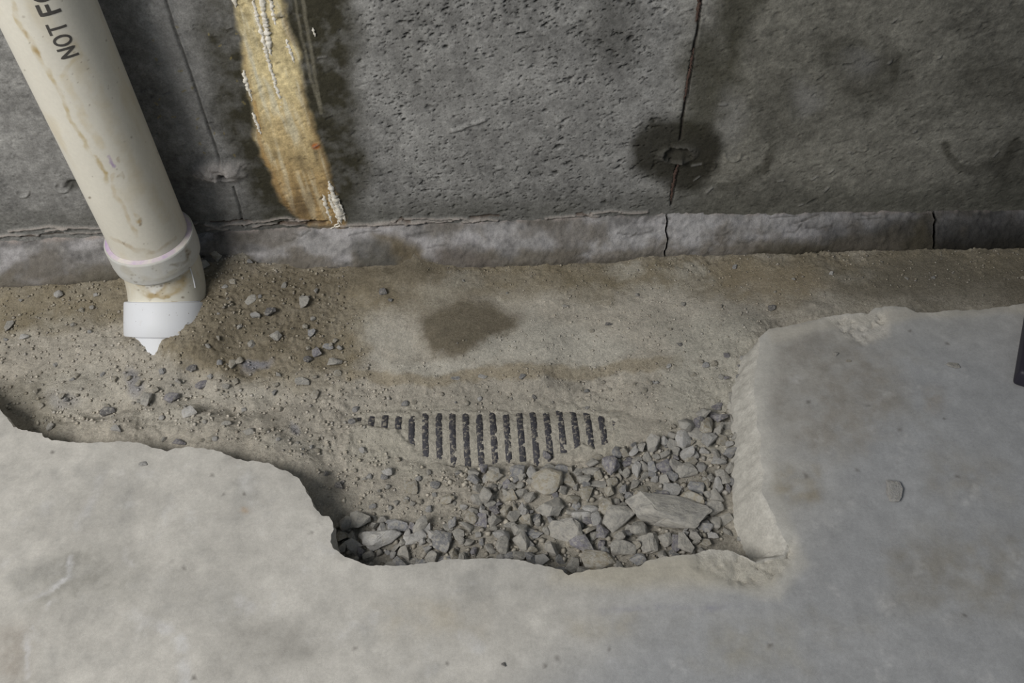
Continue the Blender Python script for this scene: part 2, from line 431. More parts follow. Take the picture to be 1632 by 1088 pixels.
# ------------------------------------------------------------------ mortar cove along the foot of the wall, cracked into lengths
CRK = at_z(1062, 375, 0)[0]; CRK2 = at_z(1487, 365, 0)[0]
def cove(name, x0, x1, label):
    xs = axis([(x0, x1, .0022)]) if x1 - x0 < 1.9 else axis([(x0, -.95, .02), (-.95, x1, .0022)])
    us = np.linspace(0, 1, 40)
    Xc, U = np.meshgrid(xs, us, indexing='ij'); Xf, Uf = Xc.ravel(), U.ravel()
    L = np.stack([Xf, Xf * 0, Xf * 0], 1)
    ytop = WALL_Y + .004
    zt = np.interp(Xf, [-.9, -.70, -.5, -.28, .07, .24, .38, .8], [.016, .018, .022, .026, .030, .034, .029, .019]) + .0032 * fbm(L, 26, 5, 21, .65)
    yb = np.interp(Xf, [-.85, -.74, -.62, -.45, -.21, .05, .23, .42, .65, .85], [1.026, 1.029, 1.042, 1.052, 1.046, 1.047, 1.060, 1.054, 1.050, 1.046]) + .004 * fbm(L, 12, 4, 22)
    zb = -.060
    # rounded shoulder: nearly flat ledge at the top, turning down to a steep face
    a = Uf * math.pi / 2
    t1 = np.clip(Uf / .78, 0, 1); t2 = np.clip((Uf - .78) / .22, 0, 1)
    yy = ytop + (yb - ytop) * t1
    zz = zt + (-.024 - zt) * (.55 * t1 + .45 * t1 ** 1.8) + (zb + .024) * t2
    Pc = np.stack([Xf, yy, zz], 1)
    Nn = np.stack([Xf * 0, -np.sin(a) - .2, np.cos(a) + .2], 1); Nn /= np.linalg.norm(Nn, axis=1)[:, None]
    f1, f2, f3 = fbm(Pc, 16, 4, 23), fbm(Pc, 55, 4, 24), fbm(Pc, 150, 3, 25)
    d = .0045 * f1 + .0040 * f2 + .0020 * f3
    Qc = image_coords(Pc)
    wqc = np.stack([f1, fbm(Pc, 16, 4, 26)], 1) * 26
    c = np.full((len(Pc), 3), (.225, .218, .214)) * (1 + .6 * f1 + .7 * f2 + .4 * f3)[:, None]
    c = mixc(c, (.39, .378, .385), sstep(-.05, .35, fbm(Pc * np.array([.5, 1, 1.4]), 26, 4, 27) + .06) * .9)          # lime bloom
    for bx_, by_, rx_, ry_, a_ in ((960, 382, 100, 20, .7), (1120, 372, 60, 22, .6), (500, 392, 90, 18, .4), (1370, 352, 60, 12, .6), (800, 372, 80, 14, .4), (1280, 352, 100, 10, .4)):
        c = mixc(c, (.45, .44, .445), blob(Qc, bx_, by_, rx_, ry_, .8, wqc) * a_)
    c = mixc(c, (.115, .097, .068), sstep(.50, .78, Uf + .45 * f1 + .2 * f2) * .7)                                # earthy foot
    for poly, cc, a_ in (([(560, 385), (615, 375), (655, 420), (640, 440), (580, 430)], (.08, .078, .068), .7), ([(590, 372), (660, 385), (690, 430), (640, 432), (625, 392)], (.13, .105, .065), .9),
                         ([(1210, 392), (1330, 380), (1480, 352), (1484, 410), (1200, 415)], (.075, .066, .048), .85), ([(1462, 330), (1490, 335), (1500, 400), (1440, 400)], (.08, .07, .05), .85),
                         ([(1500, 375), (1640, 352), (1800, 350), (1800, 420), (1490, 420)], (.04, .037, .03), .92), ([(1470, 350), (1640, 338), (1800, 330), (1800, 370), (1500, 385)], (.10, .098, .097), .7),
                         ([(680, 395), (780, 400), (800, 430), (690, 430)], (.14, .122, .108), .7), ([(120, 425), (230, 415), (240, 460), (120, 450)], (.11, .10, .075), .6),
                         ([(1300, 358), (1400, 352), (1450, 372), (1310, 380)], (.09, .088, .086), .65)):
        c = mixc(c, cc, region(Qc, poly, 12, wqc) * a_)
    f0 = fbm(Pc * np.array([1, 1, 1.5]), 7, 4, 29)
    c = mixc(c, (.135, .120, .100), sstep(-.02, .30, f0 + .45 * f1 + .2 * f2) * .72)
    c = mixc(c, (.34, .30, .28), (1 - sstep(.05, .16, Uf)) * sstep(-.1, .25, f2))
    c *= (1 - .28 * sstep(1180, 1330, Qc[:, 0]) - .30 * sstep(1440, 1520, Qc[:, 0]))[:, None]  # right lengths darker overall, light falloff painted into the mortar colour
    kk = 1 - sstep(.0, .07, Uf + .08 * f2); c = mixc(c, (.19, .155, .135), kk * .6)
    for _ in range(26):                                                     # scratches in the trowelled face
        sx = rng.uniform(60, 1600); sy = 402 - .03 * sx + rng.uniform(-24, 20); l = rng.uniform(8, 60)
        kk = stroke(Qc, [(sx, sy), (sx + l * .5, sy - rng.uniform(-3, 6)), (sx + l, sy - rng.uniform(0, 12))], 1.8, warp=wqc * .15)
        d -= .0018 * kk; c = mixc(c, (.06, .057, .05), kk * .5)
    Pc = Pc + Nn * d[:, None]
    Pc[:, 1] = np.minimum(Pc[:, 1], WALL_Y + .006)
    for xe in (CRK, CRK2):                                                  # the cracks wander
        wobble = .007 * fbm(np.stack([Pc[:, 1] * 0 + xe, Pc[:, 1], Pc[:, 2]], 1), 40, 4, 28)
        Pc[:, 0] += wobble * (1 - sstep(.0, .02, np.abs(Pc[:, 0] - xe)))
    # close the two ends
    V = Pc; F4 = grid_faces(len(xs), len(us), True); nv = len(us)
    me = bpy.data.meshes.new(name)
    back = np.stack([xs, np.full(len(xs), WALL_Y + .006), np.full(len(xs), -.060)], 1)
    n0 = len(V); V = np.concatenate([V, back]); c = np.concatenate([c, np.full((len(back), 3), .2)])
    caps = []
    for e, fl in ((0, False), (len(xs) - 1, True)):
        for j in range(nv - 1):
            t = [e * nv + j, e * nv + j + 1, n0 + e, n0 + e]
            caps.append(t[:3][::-1] if fl else t[:3])
    quads = F4.reshape(-1, 4)
    tris = np.concatenate([quads[:, [0, 1, 2]], quads[:, [0, 2, 3]], np.array(caps)])
    me = mesh_np(name, V, tris.ravel(), 3, c)
    return tag(link(name, me, MAT['cove']), label, kind='structure')
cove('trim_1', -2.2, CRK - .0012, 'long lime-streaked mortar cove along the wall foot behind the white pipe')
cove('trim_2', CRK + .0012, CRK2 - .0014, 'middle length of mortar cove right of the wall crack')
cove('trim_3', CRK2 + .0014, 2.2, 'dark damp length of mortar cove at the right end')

# ------------------------------------------------------------------ ground inside the broken-out strip
ctrl = [(-80, 455, -.03), (50, 450, -.028), (150, 440, -.030), (250, 440, -.034), (330, 405, -.012), (372, 402, -.006), (430, 410, -.018), (500, 425, -.026), (570, 425, -.026), (620, 422, -.022), (662, 405, -.014), (640, 410, -.018), (688, 412, -.020),
        (700, 430, -.028), (760, 428, -.032), (880, 422, -.034), (1060, 408, -.033), (1260, 408, -.029), (1480, 402, -.026), (1632, 400, -.026), (1750, 400, -.026),
        (-60, 520, -.045), (50, 520, -.042), (150, 520, -.042), (190, 545, -.044), (170, 575, -.046), (330, 505, -.026), (318, 470, -.022), (345, 450, -.018),
        (400, 480, -.026), (450, 540, -.036), (380, 560, -.040), (560, 500, -.041), (640, 470, -.036), (700, 500, -.034), (740, 540, -.040), (850, 540, -.046), (1000, 500, -.040), (1150, 480, -.034), (1300, 470, -.029), (1450, 450, -.025),
        (1600, 450, -.025), (1300, 495, -.024), (1450, 480, -.024), (1600, 475, -.024), (1700, 475, -.024),
        (560, 585, -.052), (640, 586, -.052), (850, 588, -.052), (1050, 580, -.050), (600, 612, -.062), (750, 612, -.063), (900, 612, -.063), (1050, 615, -.058), (650, 640, -.067), (780, 640, -.069), (900, 640, -.069),
        (600, 700, -.067), (700, 652, -.070), (780, 650, -.070), (860, 648, -.070), (940, 650, -.069), (780, 756, -.074), (900, 756, -.072), (650, 745, -.070), (1000, 690, -.064),
        (-60, 640, -.06), (0, 610, -.052), (60, 600, -.050), (70, 640, -.050), (130, 625, -.044), (160, 650, -.048), (20, 650, -.044), (40, 670, -.048), (60, 680, -.046), (100, 690, -.046), (150, 690, -.042), (200, 685, -.038), (250, 700, -.040), (300, 690, -.036),
        (300, 620, -.050), (400, 600, -.048), (380, 640, -.050), (450, 660, -.050), (350, 702, -.034), (420, 718, -.034), (460, 742, -.038), (490, 770, -.044), (502, 790, -.050), (530, 700, -.058), (550, 770, -.064), (518, 812, -.060), (545, 850, -.068),
        (600, 880, -.066), (700, 880, -.062), (800, 880, -.060), (900, 890, -.060), (1000, 880, -.058), (1100, 860, -.056), (640, 820, -.070), (700, 790, -.072), (800, 790, -.072), (900, 800, -.068), (1000, 790, -.066), (1080, 745, -.064),
        (1060, 690, -.062), (1120, 680, -.058), (1110, 620, -.056), (1150, 600, -.046), (1170, 560, -.036), (1190, 530, -.026), (1100, 540, -.044), (1150, 750, -.060), (1165, 700, -.050), (1160, 800, -.060), (1150, 850, -.062), (700, 1000, -.11), (300, 850, -.11), (100, 800, -.11),
        (1250, 700, -.09), (1300, 900, -.10), (1300, 560, -.06), (1500, 600, -.06)]
CP = [at_z(a, b_, z) for a, b_, z in ctrl]
# the earth lies against the pipe's lower hub and tail along this line
AX, AY, RZ, R = -.5555, 1.0117, .0875, .05715
HR = R + .0085; rr = .096; zb = RZ - .046; tilt = math.radians(45)
E1 = Vector((AX, AY - rr * (1 - math.cos(tilt)), zb - rr * math.sin(tilt))); D1 = Vector((-.035, -.71, -.70)).normalized()
def touch(px, py, rad):
    o = np.array([0, 0, EYE]) - np.array(E1); d = sight(px, py); d = d / np.linalg.norm(d); ax = np.array(D1)
    d2, o2 = d - ax * (d @ ax), o - ax * (o @ ax)
    A_, B_, C_ = d2 @ d2, 2 * d2 @ o2, o2 @ o2 - rad * rad
    disc = max(B_ * B_ - 4 * A_ * C_, 0)
    return np.array([0, 0, EYE]) + d * (-B_ - math.sqrt(disc)) / (2 * A_)
for px, py in ((319, 486), (317, 496), (313, 506), (304, 519), (290, 527), (276, 534), (264, 539)): CP.append(touch(px, py, HR))
for px, py in ((254, 543), (254, 554), (251, 565), (245, 573), (239, 572), (233, 564), (230, 553), (228, 543)): CP.append(touch(px, py, R))
CP = np.array(CP)
CP = np.concatenate([CP, CP[-15:-8] + np.array([.012, -.012, .003]), CP[-8:-4] + np.array([.012, -.006, .0015]), CP[-4:] + np.array([-.012, -.004, -.001]), [touch(240, 549, R) - np.array([0, 0, .006]), touch(241, 560, R) - np.array([0, 0, .006]), touch(242, 566, R) - np.array([0, 0, .004])]])
def ground_base(xy):
    out = np.zeros(len(xy))
    for s in range(0, len(xy), 40000):
        q = xy[s:s + 40000]
        d2 = ((q[:, None, :] - CP[None, :, :2]) ** 2).sum(-1) + .00012
        w = d2 ** -1.9
        out[s:s + 40000] = (w * CP[None, :, 2]).sum(1) / w.sum(1)
    return out
PIPE_Y0, PIPE_SLOPE, CROWN, PIPE_R = .7490, -.030, -.0625, .0750      # drain: axis line y = Y0 + slope * x
def drain_top(xy, r=PIPE_R):
    off = (xy[:, 1] - PIPE_Y0 - PIPE_SLOPE * xy[:, 0])
    return CROWN - PIPE_R + np.sqrt(np.maximum(r * r - off * off, 0)), off
LENS = [(566, 668), (585, 664), (610, 663), (650, 661), (700, 657), (760, 660), (812, 657), (880, 653), (930, 654), (965, 664), (984, 674), (980, 690), (966, 714), (930, 712), (890, 724), (850, 735), (800, 733), (760, 737), (715, 733), (672, 723), (652, 704),
        (635, 690), (605, 684), (575, 680)]
LENSW = np.array([at_z(a, b_, -.069)[:2] for a, b_ in LENS])
def ground_height(xy, detail=True):
    xy = np.asarray(xy, float)
    z = ground_base(xy)
    P3 = np.concatenate([xy, np.zeros((len(xy), 1))], 1)
    Qg = image_coords(np.concatenate([xy, z[:, None]], 1))
    footing = region(Qg, [(540, 440), (1240, 430), (1700, 400), (1700, 500), (1200, 510), (1130, 585), (600, 588), (560, 540)], 24)
    left = region(Qg, [(-100, 560), (260, 560), (420, 580), (470, 700), (-100, 720)], 40)
    amp = 1 - .65 * footing
    z = z + amp * (.0055 * fbm(P3, 22, 3, 31)) + left * .014 * fbm(P3, 17, 3, 35)
    rough = np.clip(.55 + 1.2 * fbm(P3, 9, 3, 32), .15, 1.3) * (1 - .6 * footing)
    damp_heap = region(Qg, [(300, 400), (560, 420), (560, 470), (520, 560), (430, 620), (300, 560), (320, 470)], 40)
    if detail:
        lum = fbm(P3, 95, 3, 33)
        z = z + rough * (.0042 * lum + .0030 * np.maximum(fbm(P3, 210, 2, 34) - .05, 0) * 2) + damp_heap * .0060 * np.maximum(fbm(P3, 130, 3, 36), -.1)
    # over the drain the earth lies between the ribs inside the bare patch and just covers them outside it
    top, off = drain_top(xy)
    wv = np.stack([fbm(P3, 60, 3, 37), fbm(P3, 60, 3, 38)], 1) * .010
    d, _ = line_dist(xy + wv, list(LENSW) + [LENSW[0]])
    d = np.where(inside(xy + wv, LENSW), d, -d)
    k = sstep(-.003, .003, d)
    oc = np.clip(off, -.048, .038)
    shoulder = CROWN - PIPE_R + np.sqrt(PIPE_R * PIPE_R - oc * oc) + .0030 + .0040 * np.maximum(fbm(P3, 105, 3, 39), -.25)
    bare = top - .0011 + .0026 * fbm(P3, 150, 3, 40)
    over = (np.abs(off) < PIPE_R * .95) & (np.abs(xy[:, 0] + .06) < .29)
    zz = np.where(over, np.maximum(z, top + .0024), z)
    zz = zz + (shoulder - zz) * sstep(-.034, -.002, d)
    zz = zz * (1 - k) + bare * k
    return zz
gx = axis([(-2.2, -.90, .05), (-.90, .86, .0018), (.86, 2.2, .05)])
gy = axis([(.20, .52, .02), (.52, 1.075, .0018), (1.075, 1.10, .008)])
X, Yg = np.meshgrid(gx, gy, indexing='ij')
XY = np.stack([X.ravel(), Yg.ravel()], 1)
zg = ground_height(XY)
P = np.concatenate([XY, zg[:, None]], 1); Q = image_coords(P)
b1, b2, b3 = fbm(P, 6, 4, 41), fbm(P, 24, 4, 42), fbm(P, 110, 3, 43)
wq = np.stack([fbm(P, 18, 4, 44), fbm(P, 18, 4, 45)], 1) * 40 + np.stack([fbm(P, 70, 3, 46), fbm(P, 70, 3, 47)], 1) * 12
dusty = np.array((.468, .434, .374)); earth = np.array((.265, .228, .162)); dark = np.array((.175, .152, .112)); pale = np.array((.53, .505, .445))
col = np.tile(dusty, (len(P), 1)) * (1 + .25 * b1 + .25 * b2 + .2 * b3)[:, None]
k = region(Q, [(-120, 430), (1750, 380), (1750, 440), (1230, 470), (1000, 470), (860, 470), (600, 500), (560, 600), (430, 610), (300, 585), (200, 520), (-120, 540)], 26, wq)
col = mixc(col, earth * 1.06, k * (.85 + .5 * b2))
k = region(Q, [(320, 400), (560, 425), (700, 425), (700, 450), (560, 470), (500, 560), (420, 590), (320, 560), (300, 500)], 26, wq)
col = mixc(col, dark * 1.15, k * (.62 + .6 * b2))
k = region(Q, [(590, 392), (700, 392), (730, 445), (600, 445)], 16, wq)
col = mixc(col, dark * 1.1, k * .8)
k = region(Q, [(670, 500), (720, 480), (790, 488), (830, 510), (800, 535), (740, 565), (690, 570), (665, 545)], 12, wq * .6)
col = mixc(col, dark * 1.06, k * .95)
k = region(Q, [(700, 430), (780, 430), (770, 480), (700, 500)], 18, wq)
col = mixc(col, dark * 1.25, k * .55)
k = region(Q, [(1290, 415), (1750, 395), (1750, 490), (1500, 496), (1440, 488), (1350, 480)], 30, wq)
col = mixc(col, (.19, .172, .135), k * .8)
k = region(Q, [(1120, 430), (1280, 425), (1330, 460), (1180, 478)], 24, wq)
col = mixc(col, (.36, .30, .21), k * .5)
k = region(Q, [(740, 568), (800, 535), (840, 505), (900, 520), (980, 535), (1000, 560), (960, 585), (860, 582), (770, 588)], 16, wq * .7)
col = mixc(col, pale, k * .9)
k = region(Q, [(585, 560), (620, 575), (740, 575), (760, 586), (700, 596), (610, 590)], 7, wq * .4)
col = mixc(col, pale * 1.02, k * .85)
k = region(Q, [(580, 520), (650, 530), (650, 570), (590, 560)], 12, wq)
col = mixc(col, pale * .92, k * .6)
k = stroke(Q, [(560, 600), (700, 604), (850, 592), (960, 590), (1080, 575)], 14, warp=wq * .4)
col = mixc(col, (.35, .295, .205), k * .6)
for bx_, by_, rx_, ry_, a_ in ((1100, 440, 34, 12, .6), (1000, 432, 26, 12, .6), (1060, 470, 30, 14, .4), (140, 630, 60, 40, .45), (100, 610, 50, 26, .35), (300, 650, 46, 36, .45), (390, 635, 40, 26, .4), (480, 715, 44, 18, .5),
                               (740, 450, 26, 12, .4), (590, 520, 40, 22, .35), (700, 465, 40, 16, .3), (260, 640, 40, 50, .3), (1150, 580, 60, 60, .3), (1350, 440, 30, 10, .25), (90, 510, 26, 10, .35)):
    col = mixc(col, pale * .98, blob(Q, bx_, by_, rx_, ry_, .8, wq) * a_)
for bx_, by_, rx_, ry_, a_ in ((210, 610, 12, 22, .6), (100, 635, 26, 14, .3), (410, 577, 22, 6, .7), (398, 584, 10, 10, .4), (470, 682, 8, 10, .6)):   # blue-grey stone faces bedded in the earth
    col = mixc(col, (.27, .275, .32), blob(Q, bx_, by_, rx_, ry_, .5, wq * .4) * a_)
k = region(Q, [(-100, 640), (70, 600), (110, 700), (-100, 720)], 20, wq); col = mixc(col, (.26, .24, .19), k * .5)
k = region(Q, [(560, 650), (990, 645), (1000, 740), (560, 745)], 20, wq); col = mixc(col, (.50, .472, .405), k * .8)
k = region(Q, [(1060, 520), (1215, 510), (1215, 740), (1060, 700)], 30, wq); col = mixc(col, (.50, .48, .42), k * .7)
k = region(Q, [(520, 830), (620, 850), (800, 820), (1100, 740), (1160, 740), (1160, 930), (540, 930)], 24, wq); col = mixc(col, (.33, .31, .27), k * .6)
sp = fbm(P, 260, 2, 48); col *= (1 + .8 * np.where(sp > .25, sp - .25, 0) - .9 * np.where(sp < -.27, -.27 - sp, 0))[:, None]
dirt_col = col.reshape(len(gx), len(gy), 3)
me = mesh_np('ground_dirt', P, grid_faces(len(gx), len(gy)), 4, col)
ground = tag(link('floor_dirt', me, MAT['dirt']), 'dusty sandy earth and footing bared where the slab was broken out', kind='structure')
_gx0, _gz = gx, zg.reshape(len(gx), len(gy))
def gz_at(x, y):
    i = min(max(np.searchsorted(gx, x) - 1, 0), len(gx) - 2); j = min(max(np.searchsorted(gy, y) - 1, 0), len(gy) - 2)
    return float(_gz[i:i + 2, j:j + 2].mean())
def on_ground(px, py):
    """where a line of sight meets the earth"""
    z = -.06
    for _ in range(12):
        p = at_z(px, py, z); z = .5 * z + .5 * gz_at(p[0], p[1])
    return at_z(px, py, z)

# ------------------------------------------------------------------ concrete slab with its broken edge
EDGE = [(-260, 560), (-90, 585), (-30, 628), (4, 655), (22, 680), (46, 686), (66, 690), (72, 698), (96, 702), (140, 706), (176, 704), (190, 700), (212, 704), (236, 709), (254, 716), (266, 719), (280, 714), (300, 711), (322, 713),
        (350, 719), (372, 728), (394, 735), (412, 734), (428, 738), (446, 747), (462, 752), (476, 762), (486, 778), (494, 792), (503, 808), (512, 821), (524, 823), (530, 832), (532, 842), (527, 862), (533, 874), (548, 886), (572, 894),
        (594, 902), (612, 901), (660, 899), (700, 894), (726, 890), (760, 890), (800, 889), (830, 892), (860, 898), (880, 903), (896, 908), (906, 916), (916, 912), (940, 908), (980, 903), (1016, 902), (1032, 892), (1060, 886), (1100, 882), (1130, 873),
        (1160, 874), (1186, 884), (1206, 896), (1232, 892), (1256, 884), (1262, 872), (1246, 852), (1236, 826), (1222, 800), (1214, 780), (1218, 752), (1210, 720), (1214, 700), (1206, 676), (1206, 650), (1202, 620), (1204, 590), (1210, 560), (1212, 536),
        (1226, 524), (1260, 518), (1300, 508), (1340, 500), (1384, 497), (1400, 489), (1420, 486), (1444, 488), (1460, 497), (1486, 498), (1520, 494), (1560, 493), (1590, 489), (1632, 484), (1700, 482), (1900, 476), (2300, 462)]
EW = np.array([at_z(a, b_, 0)[:2] for a, b_ in EDGE])
B = []
for i in range(len(EW) - 1):
    n = max(1, int(np.linalg.norm(EW[i + 1] - EW[i]) / .0032))
    for k_ in range(n): B.append(EW[i] + (EW[i + 1] - EW[i]) * k_ / n)
B.append(EW[-1]); B = np.array(B)
B3 = np.concatenate([B, np.zeros((len(B), 1))], 1)
B = B + np.stack([fbm(B3, 90, 3, 51), fbm(B3, 90, 3, 52)], 1) * .0035
nb = len(B)
FAR = [(2.2, B[-1][1]), (2.2, -1.4), (-2.2, -1.4), (-2.2, B[0][1])]
loop = np.concatenate([B, np.array(FAR)]); nl = len(loop)
dirt_gx, dirt_gy = gx, gy
xs = axis([(-2.1, -.80, .06), (-.80, .82, .0042), (.82, 2.1, .06)]); ys = axis([(-1.3, .30, .06), (.30, .95, .0042)])
Xs, Ys = np.meshgrid(xs, ys, indexing='ij')
G = np.stack([Xs.ravel(), Ys.ravel()], 1)
G = G + rng.uniform(-.0011, .0011, G.shape)
dl, _ = line_dist(G, B)
G = G[inside(G, loop) & (dl > .0035)]
pts2 = [Vector((float(a), float(b_))) for a, b_ in np.concatenate([loop, G])]
res = delaunay_2d_cdt(pts2, [(i, (i + 1) % nl) for i in range(nl)], [list(range(nl))], 1, 1e-7)
SV = np.array([(v.x, v.y, 0.0) for v in res[0]]); SF = np.array([list(f)[:3] for f in res[2]])
orig = res[3]
idx_of = {}
for k_, l_ in enumerate(orig):
    for q in l_:
        if q < nb: idx_of[q] = k_
# top relief and colours
def slab_colour(Pp, side=None):
    Qs = image_coords(Pp)
    a1, a2, a3 = fbm(Pp, 3.2, 4, 61), fbm(Pp, 13, 5, 62), fbm(Pp, 60, 4, 63)
    wv = np.stack([fbm(Pp, 9, 4, 64), fbm(Pp, 9, 4, 65)], 1) * 50
    c = np.tile(np.array((.470, .456, .426)), (len(Pp), 1)) * (1 + .16 * a1 + .24 * a2 + .14 * a3)[:, None]
    c = mixc(c, (.325, .336, .356), region(Qs, [(1010, 960), (1240, 880), (1290, 700), (1400, 520), (1900, 440), (2200, 1300), (700, 1300)], 110, wv) * .8)
    for poly, cc, a_, s_ in (([(1225, 525), (1320, 515), (1420, 560), (1440, 640), (1380, 720), (1300, 735), (1240, 690), (1222, 600)], (.305, .288, .262), .55, 34),
                             ([(1228, 742), (1300, 738), (1300, 800), (1260, 815), (1232, 790)], (.325, .29, .225), .6, 10),
                             ([(1470, 620), (1500, 618), (1500, 642), (1470, 645)], (.27, .235, .19), .5, 14),
                             ([(1480, 720), (1600, 740), (1600, 800), (1480, 790)], (.30, .28, .245), .45, 26),
                             ([(1400, 860), (1632, 850), (1632, 980), (1420, 960)], (.28, .265, .235), .5, 40),
                             ([(130, 860), (240, 900), (210, 960), (60, 980), (20, 930)], (.30, .292, .268), .6, 24),
                             ([(360, 990), (480, 1000), (500, 1050), (370, 1050)], (.27, .26, .24), .5, 22),
                             ([(0, 980), (60, 1000), (50, 1100), (-40, 1100)], (.30, .275, .245), .5, 24),
                             ([(250, 930), (370, 930), (380, 980), (260, 980)], (.33, .325, .31), .45, 22),
                             ([(600, 960), (760, 950), (760, 1000), (620, 1010)], (.42, .385, .32), .5, 30),
                             ([(1140, 1000), (1260, 990), (1280, 1060), (1150, 1060)], (.345, .325, .27), .4, 30),
                             ([(900, 985), (1010, 980), (1000, 1010), (900, 1010)], (.38, .35, .285), .4, 20)):
        c = mixc(c, cc, region(Qs, poly, s_, wv * .6) * a_ * np.clip(1.0 + 1.8 * a3 + 1.6 * a2, .2, 1.7))
    for pts, w_, cc, a_ in (([(960, 972), (1040, 971), (1120, 969), (1180, 967)], 7, (.29, .29, .33), .55), ([(120, 840), (150, 790), (160, 760)], 9, (.55, .55, .57), .35),
                            ([(40, 960), (80, 945), (112, 918), (112, 890)], 5, (.58, .58, .60), .5), ([(46, 1080), (48, 1010), (70, 985), (84, 960)], 4, (.58, .58, .6), .5),
                            ([(190, 700), (196, 800), (150, 850)], 3, (.53, .52, .50), .3), ([(290, 1088), (292, 1040), (288, 1020)], 13, (.60, .61, .64), .45), ([(240, 992), (270, 1005)], 12, (.58, .58, .6), .4),
                            ([(430, 980), (440, 945)], 6, (.57, .57, .58), .4), ([(380, 955), (400, 970)], 14, (.55, .55, .58), .35), ([(200, 870), (200, 895), (215, 905)], 5, (.56, .55, .54), .4),
                            ([(1390, 680), (1400, 630)], 3, (.50, .50, .52), .3), ([(735, 1010), (760, 1030)], 16, (.54, .55, .58), .3), ([(975, 1060), (985, 1075)], 16, (.54, .55, .58), .3)):
        c = mixc(c, cc, stroke(Qs, pts, w_, warp=wv * .25) * a_ * np.clip(.6 + a3 * 2, 0, 1.4))
    c = mixc(c, (.33, .325, .31), sstep(.08, .42, fbm(Pp, 14, 6, 66, .68)) * .5)
    c = mixc(c, (.58, .575, .57), sstep(.14, .42, fbm(Pp, 20, 6, 67, .72)) * .45)
    # pale bruised rim of the break and the rough spalls
    c = mixc(c, (.53, .515, .475), region(Qs, [(1195, 500), (1232, 520), (1222, 700), (1236, 770), (1290, 900), (1250, 960), (1100, 930), (1100, 850), (1195, 850)], 10, wv * .35) * .75)
    c = mixc(c, (.54, .515, .47), region(Qs, [(1312, 508), (1420, 486), (1416, 530), (1380, 552), (1340, 545)], 8, wv * .4) * .75)
    c = mixc(c, (.52, .49, .43), region(Qs, [(1215, 520), (1430, 488), (1640, 480), (1640, 498), (1480, 506), (1300, 528), (1230, 545)], 7, wv * .25) * .6)
    c = mixc(c, (.45, .415, .335), region(Qs, [(880, 890), (1260, 880), (1240, 930), (1000, 940), (880, 925)], 18, wv * .4) * .7)
    c = mixc(c, (.40, .27, .16), blob(Qs, 390, 813, 6, 5, .7) * .5)
    for _ in range(90):                                        # specks
        x0, y0 = rng.uniform(0, 1632), rng.uniform(500, 1088)
        c = mixc(c, (.13, .12, .11), blob(Qs, x0, y0, rng.uniform(1.4, 3), rng.uniform(1.4, 2.4), .5) * .75)
    return c, Qs, a2, a3, wv
col, Qs, a2, a3, wv = slab_colour(SV)
dz = .0012 * a2 + .0004 * a3
de, _ = line_dist(SV[:, :2], B)
lip = (1 - sstep(0, .007, de)) * np.clip(.4 + 1.6 * fbm(SV, 25, 3, 68), 0, 1)
dz -= .0016 * lip
pit = sstep(.12, .35, fbm(SV, 130, 3, 69))
chip = region(Qs, [(1318, 510), (1410, 494), (1412, 530), (1376, 550), (1345, 542)], 8, wv * .4); dz -= chip * (.003 + .005 * pit)
spall = region(Qs, [(1100, 868), (1270, 860), (1262, 905), (1222, 932), (1150, 930), (1104, 905)], 12, wv * .4); dz -= spall * (.004 + .004 * fbm(SV, 60, 4, 70) + .005 * pit)
col = mixc(col, (.47, .45, .40), spall * .6)
SV[:, 2] = dz
# sides of the break
slope = np.interp(np.arange(nb), [0, nb], [0, 0]); Qb = image_coords(np.concatenate([B, np.zeros((nb, 1))], 1))
right_side = region(Qb, [(1180, 545), (1290, 520), (1300, 900), (1225, 930), (1190, 880)], 14)
Bq = np.concatenate([np.repeat(B[:1], 10, 0), B, np.repeat(B[-1:], 10, 0)]); Bsm = np.stack([np.convolve(Bq[:, q], np.ones(21) / 21, 'valid') for q in (0, 1)], 1)
tang = np.zeros_like(B); w = 9
for i in range(nb):
    a, b_ = Bsm[max(0, i - w)], Bsm[min(nb - 1, i + w)]; tang[i] = (b_ - a) / (np.linalg.norm(b_ - a) + 1e-9)
nor = np.stack([-tang[:, 1], tang[:, 0]], 1)                    # into the opening
probe = B + nor * .02
if inside(probe, loop).mean() > .5: nor = -nor
ker = np.ones(15) / 15; Bp = np.concatenate([np.repeat(B[:1], 7, 0), B, np.repeat(B[-1:], 7, 0)])
Bs = np.stack([np.convolve(Bp[:, q], ker, 'valid') for q in (0, 1)], 1)
levels = [.03, .07, .12, .18, .25, .32, .4, .48, .56, .64, .72, .8, .88, .94, 1.0]
V = [SV]; Fs = [SF]; cols = [col]
top_ring = np.array([idx_of[i] for i in range(nb)])
V.append(SV[top_ring]); cols.append(col[top_ring]); base = len(SV)          # own copy of the rim: the arris stays crisp
prev = base + np.arange(nb); base += nb
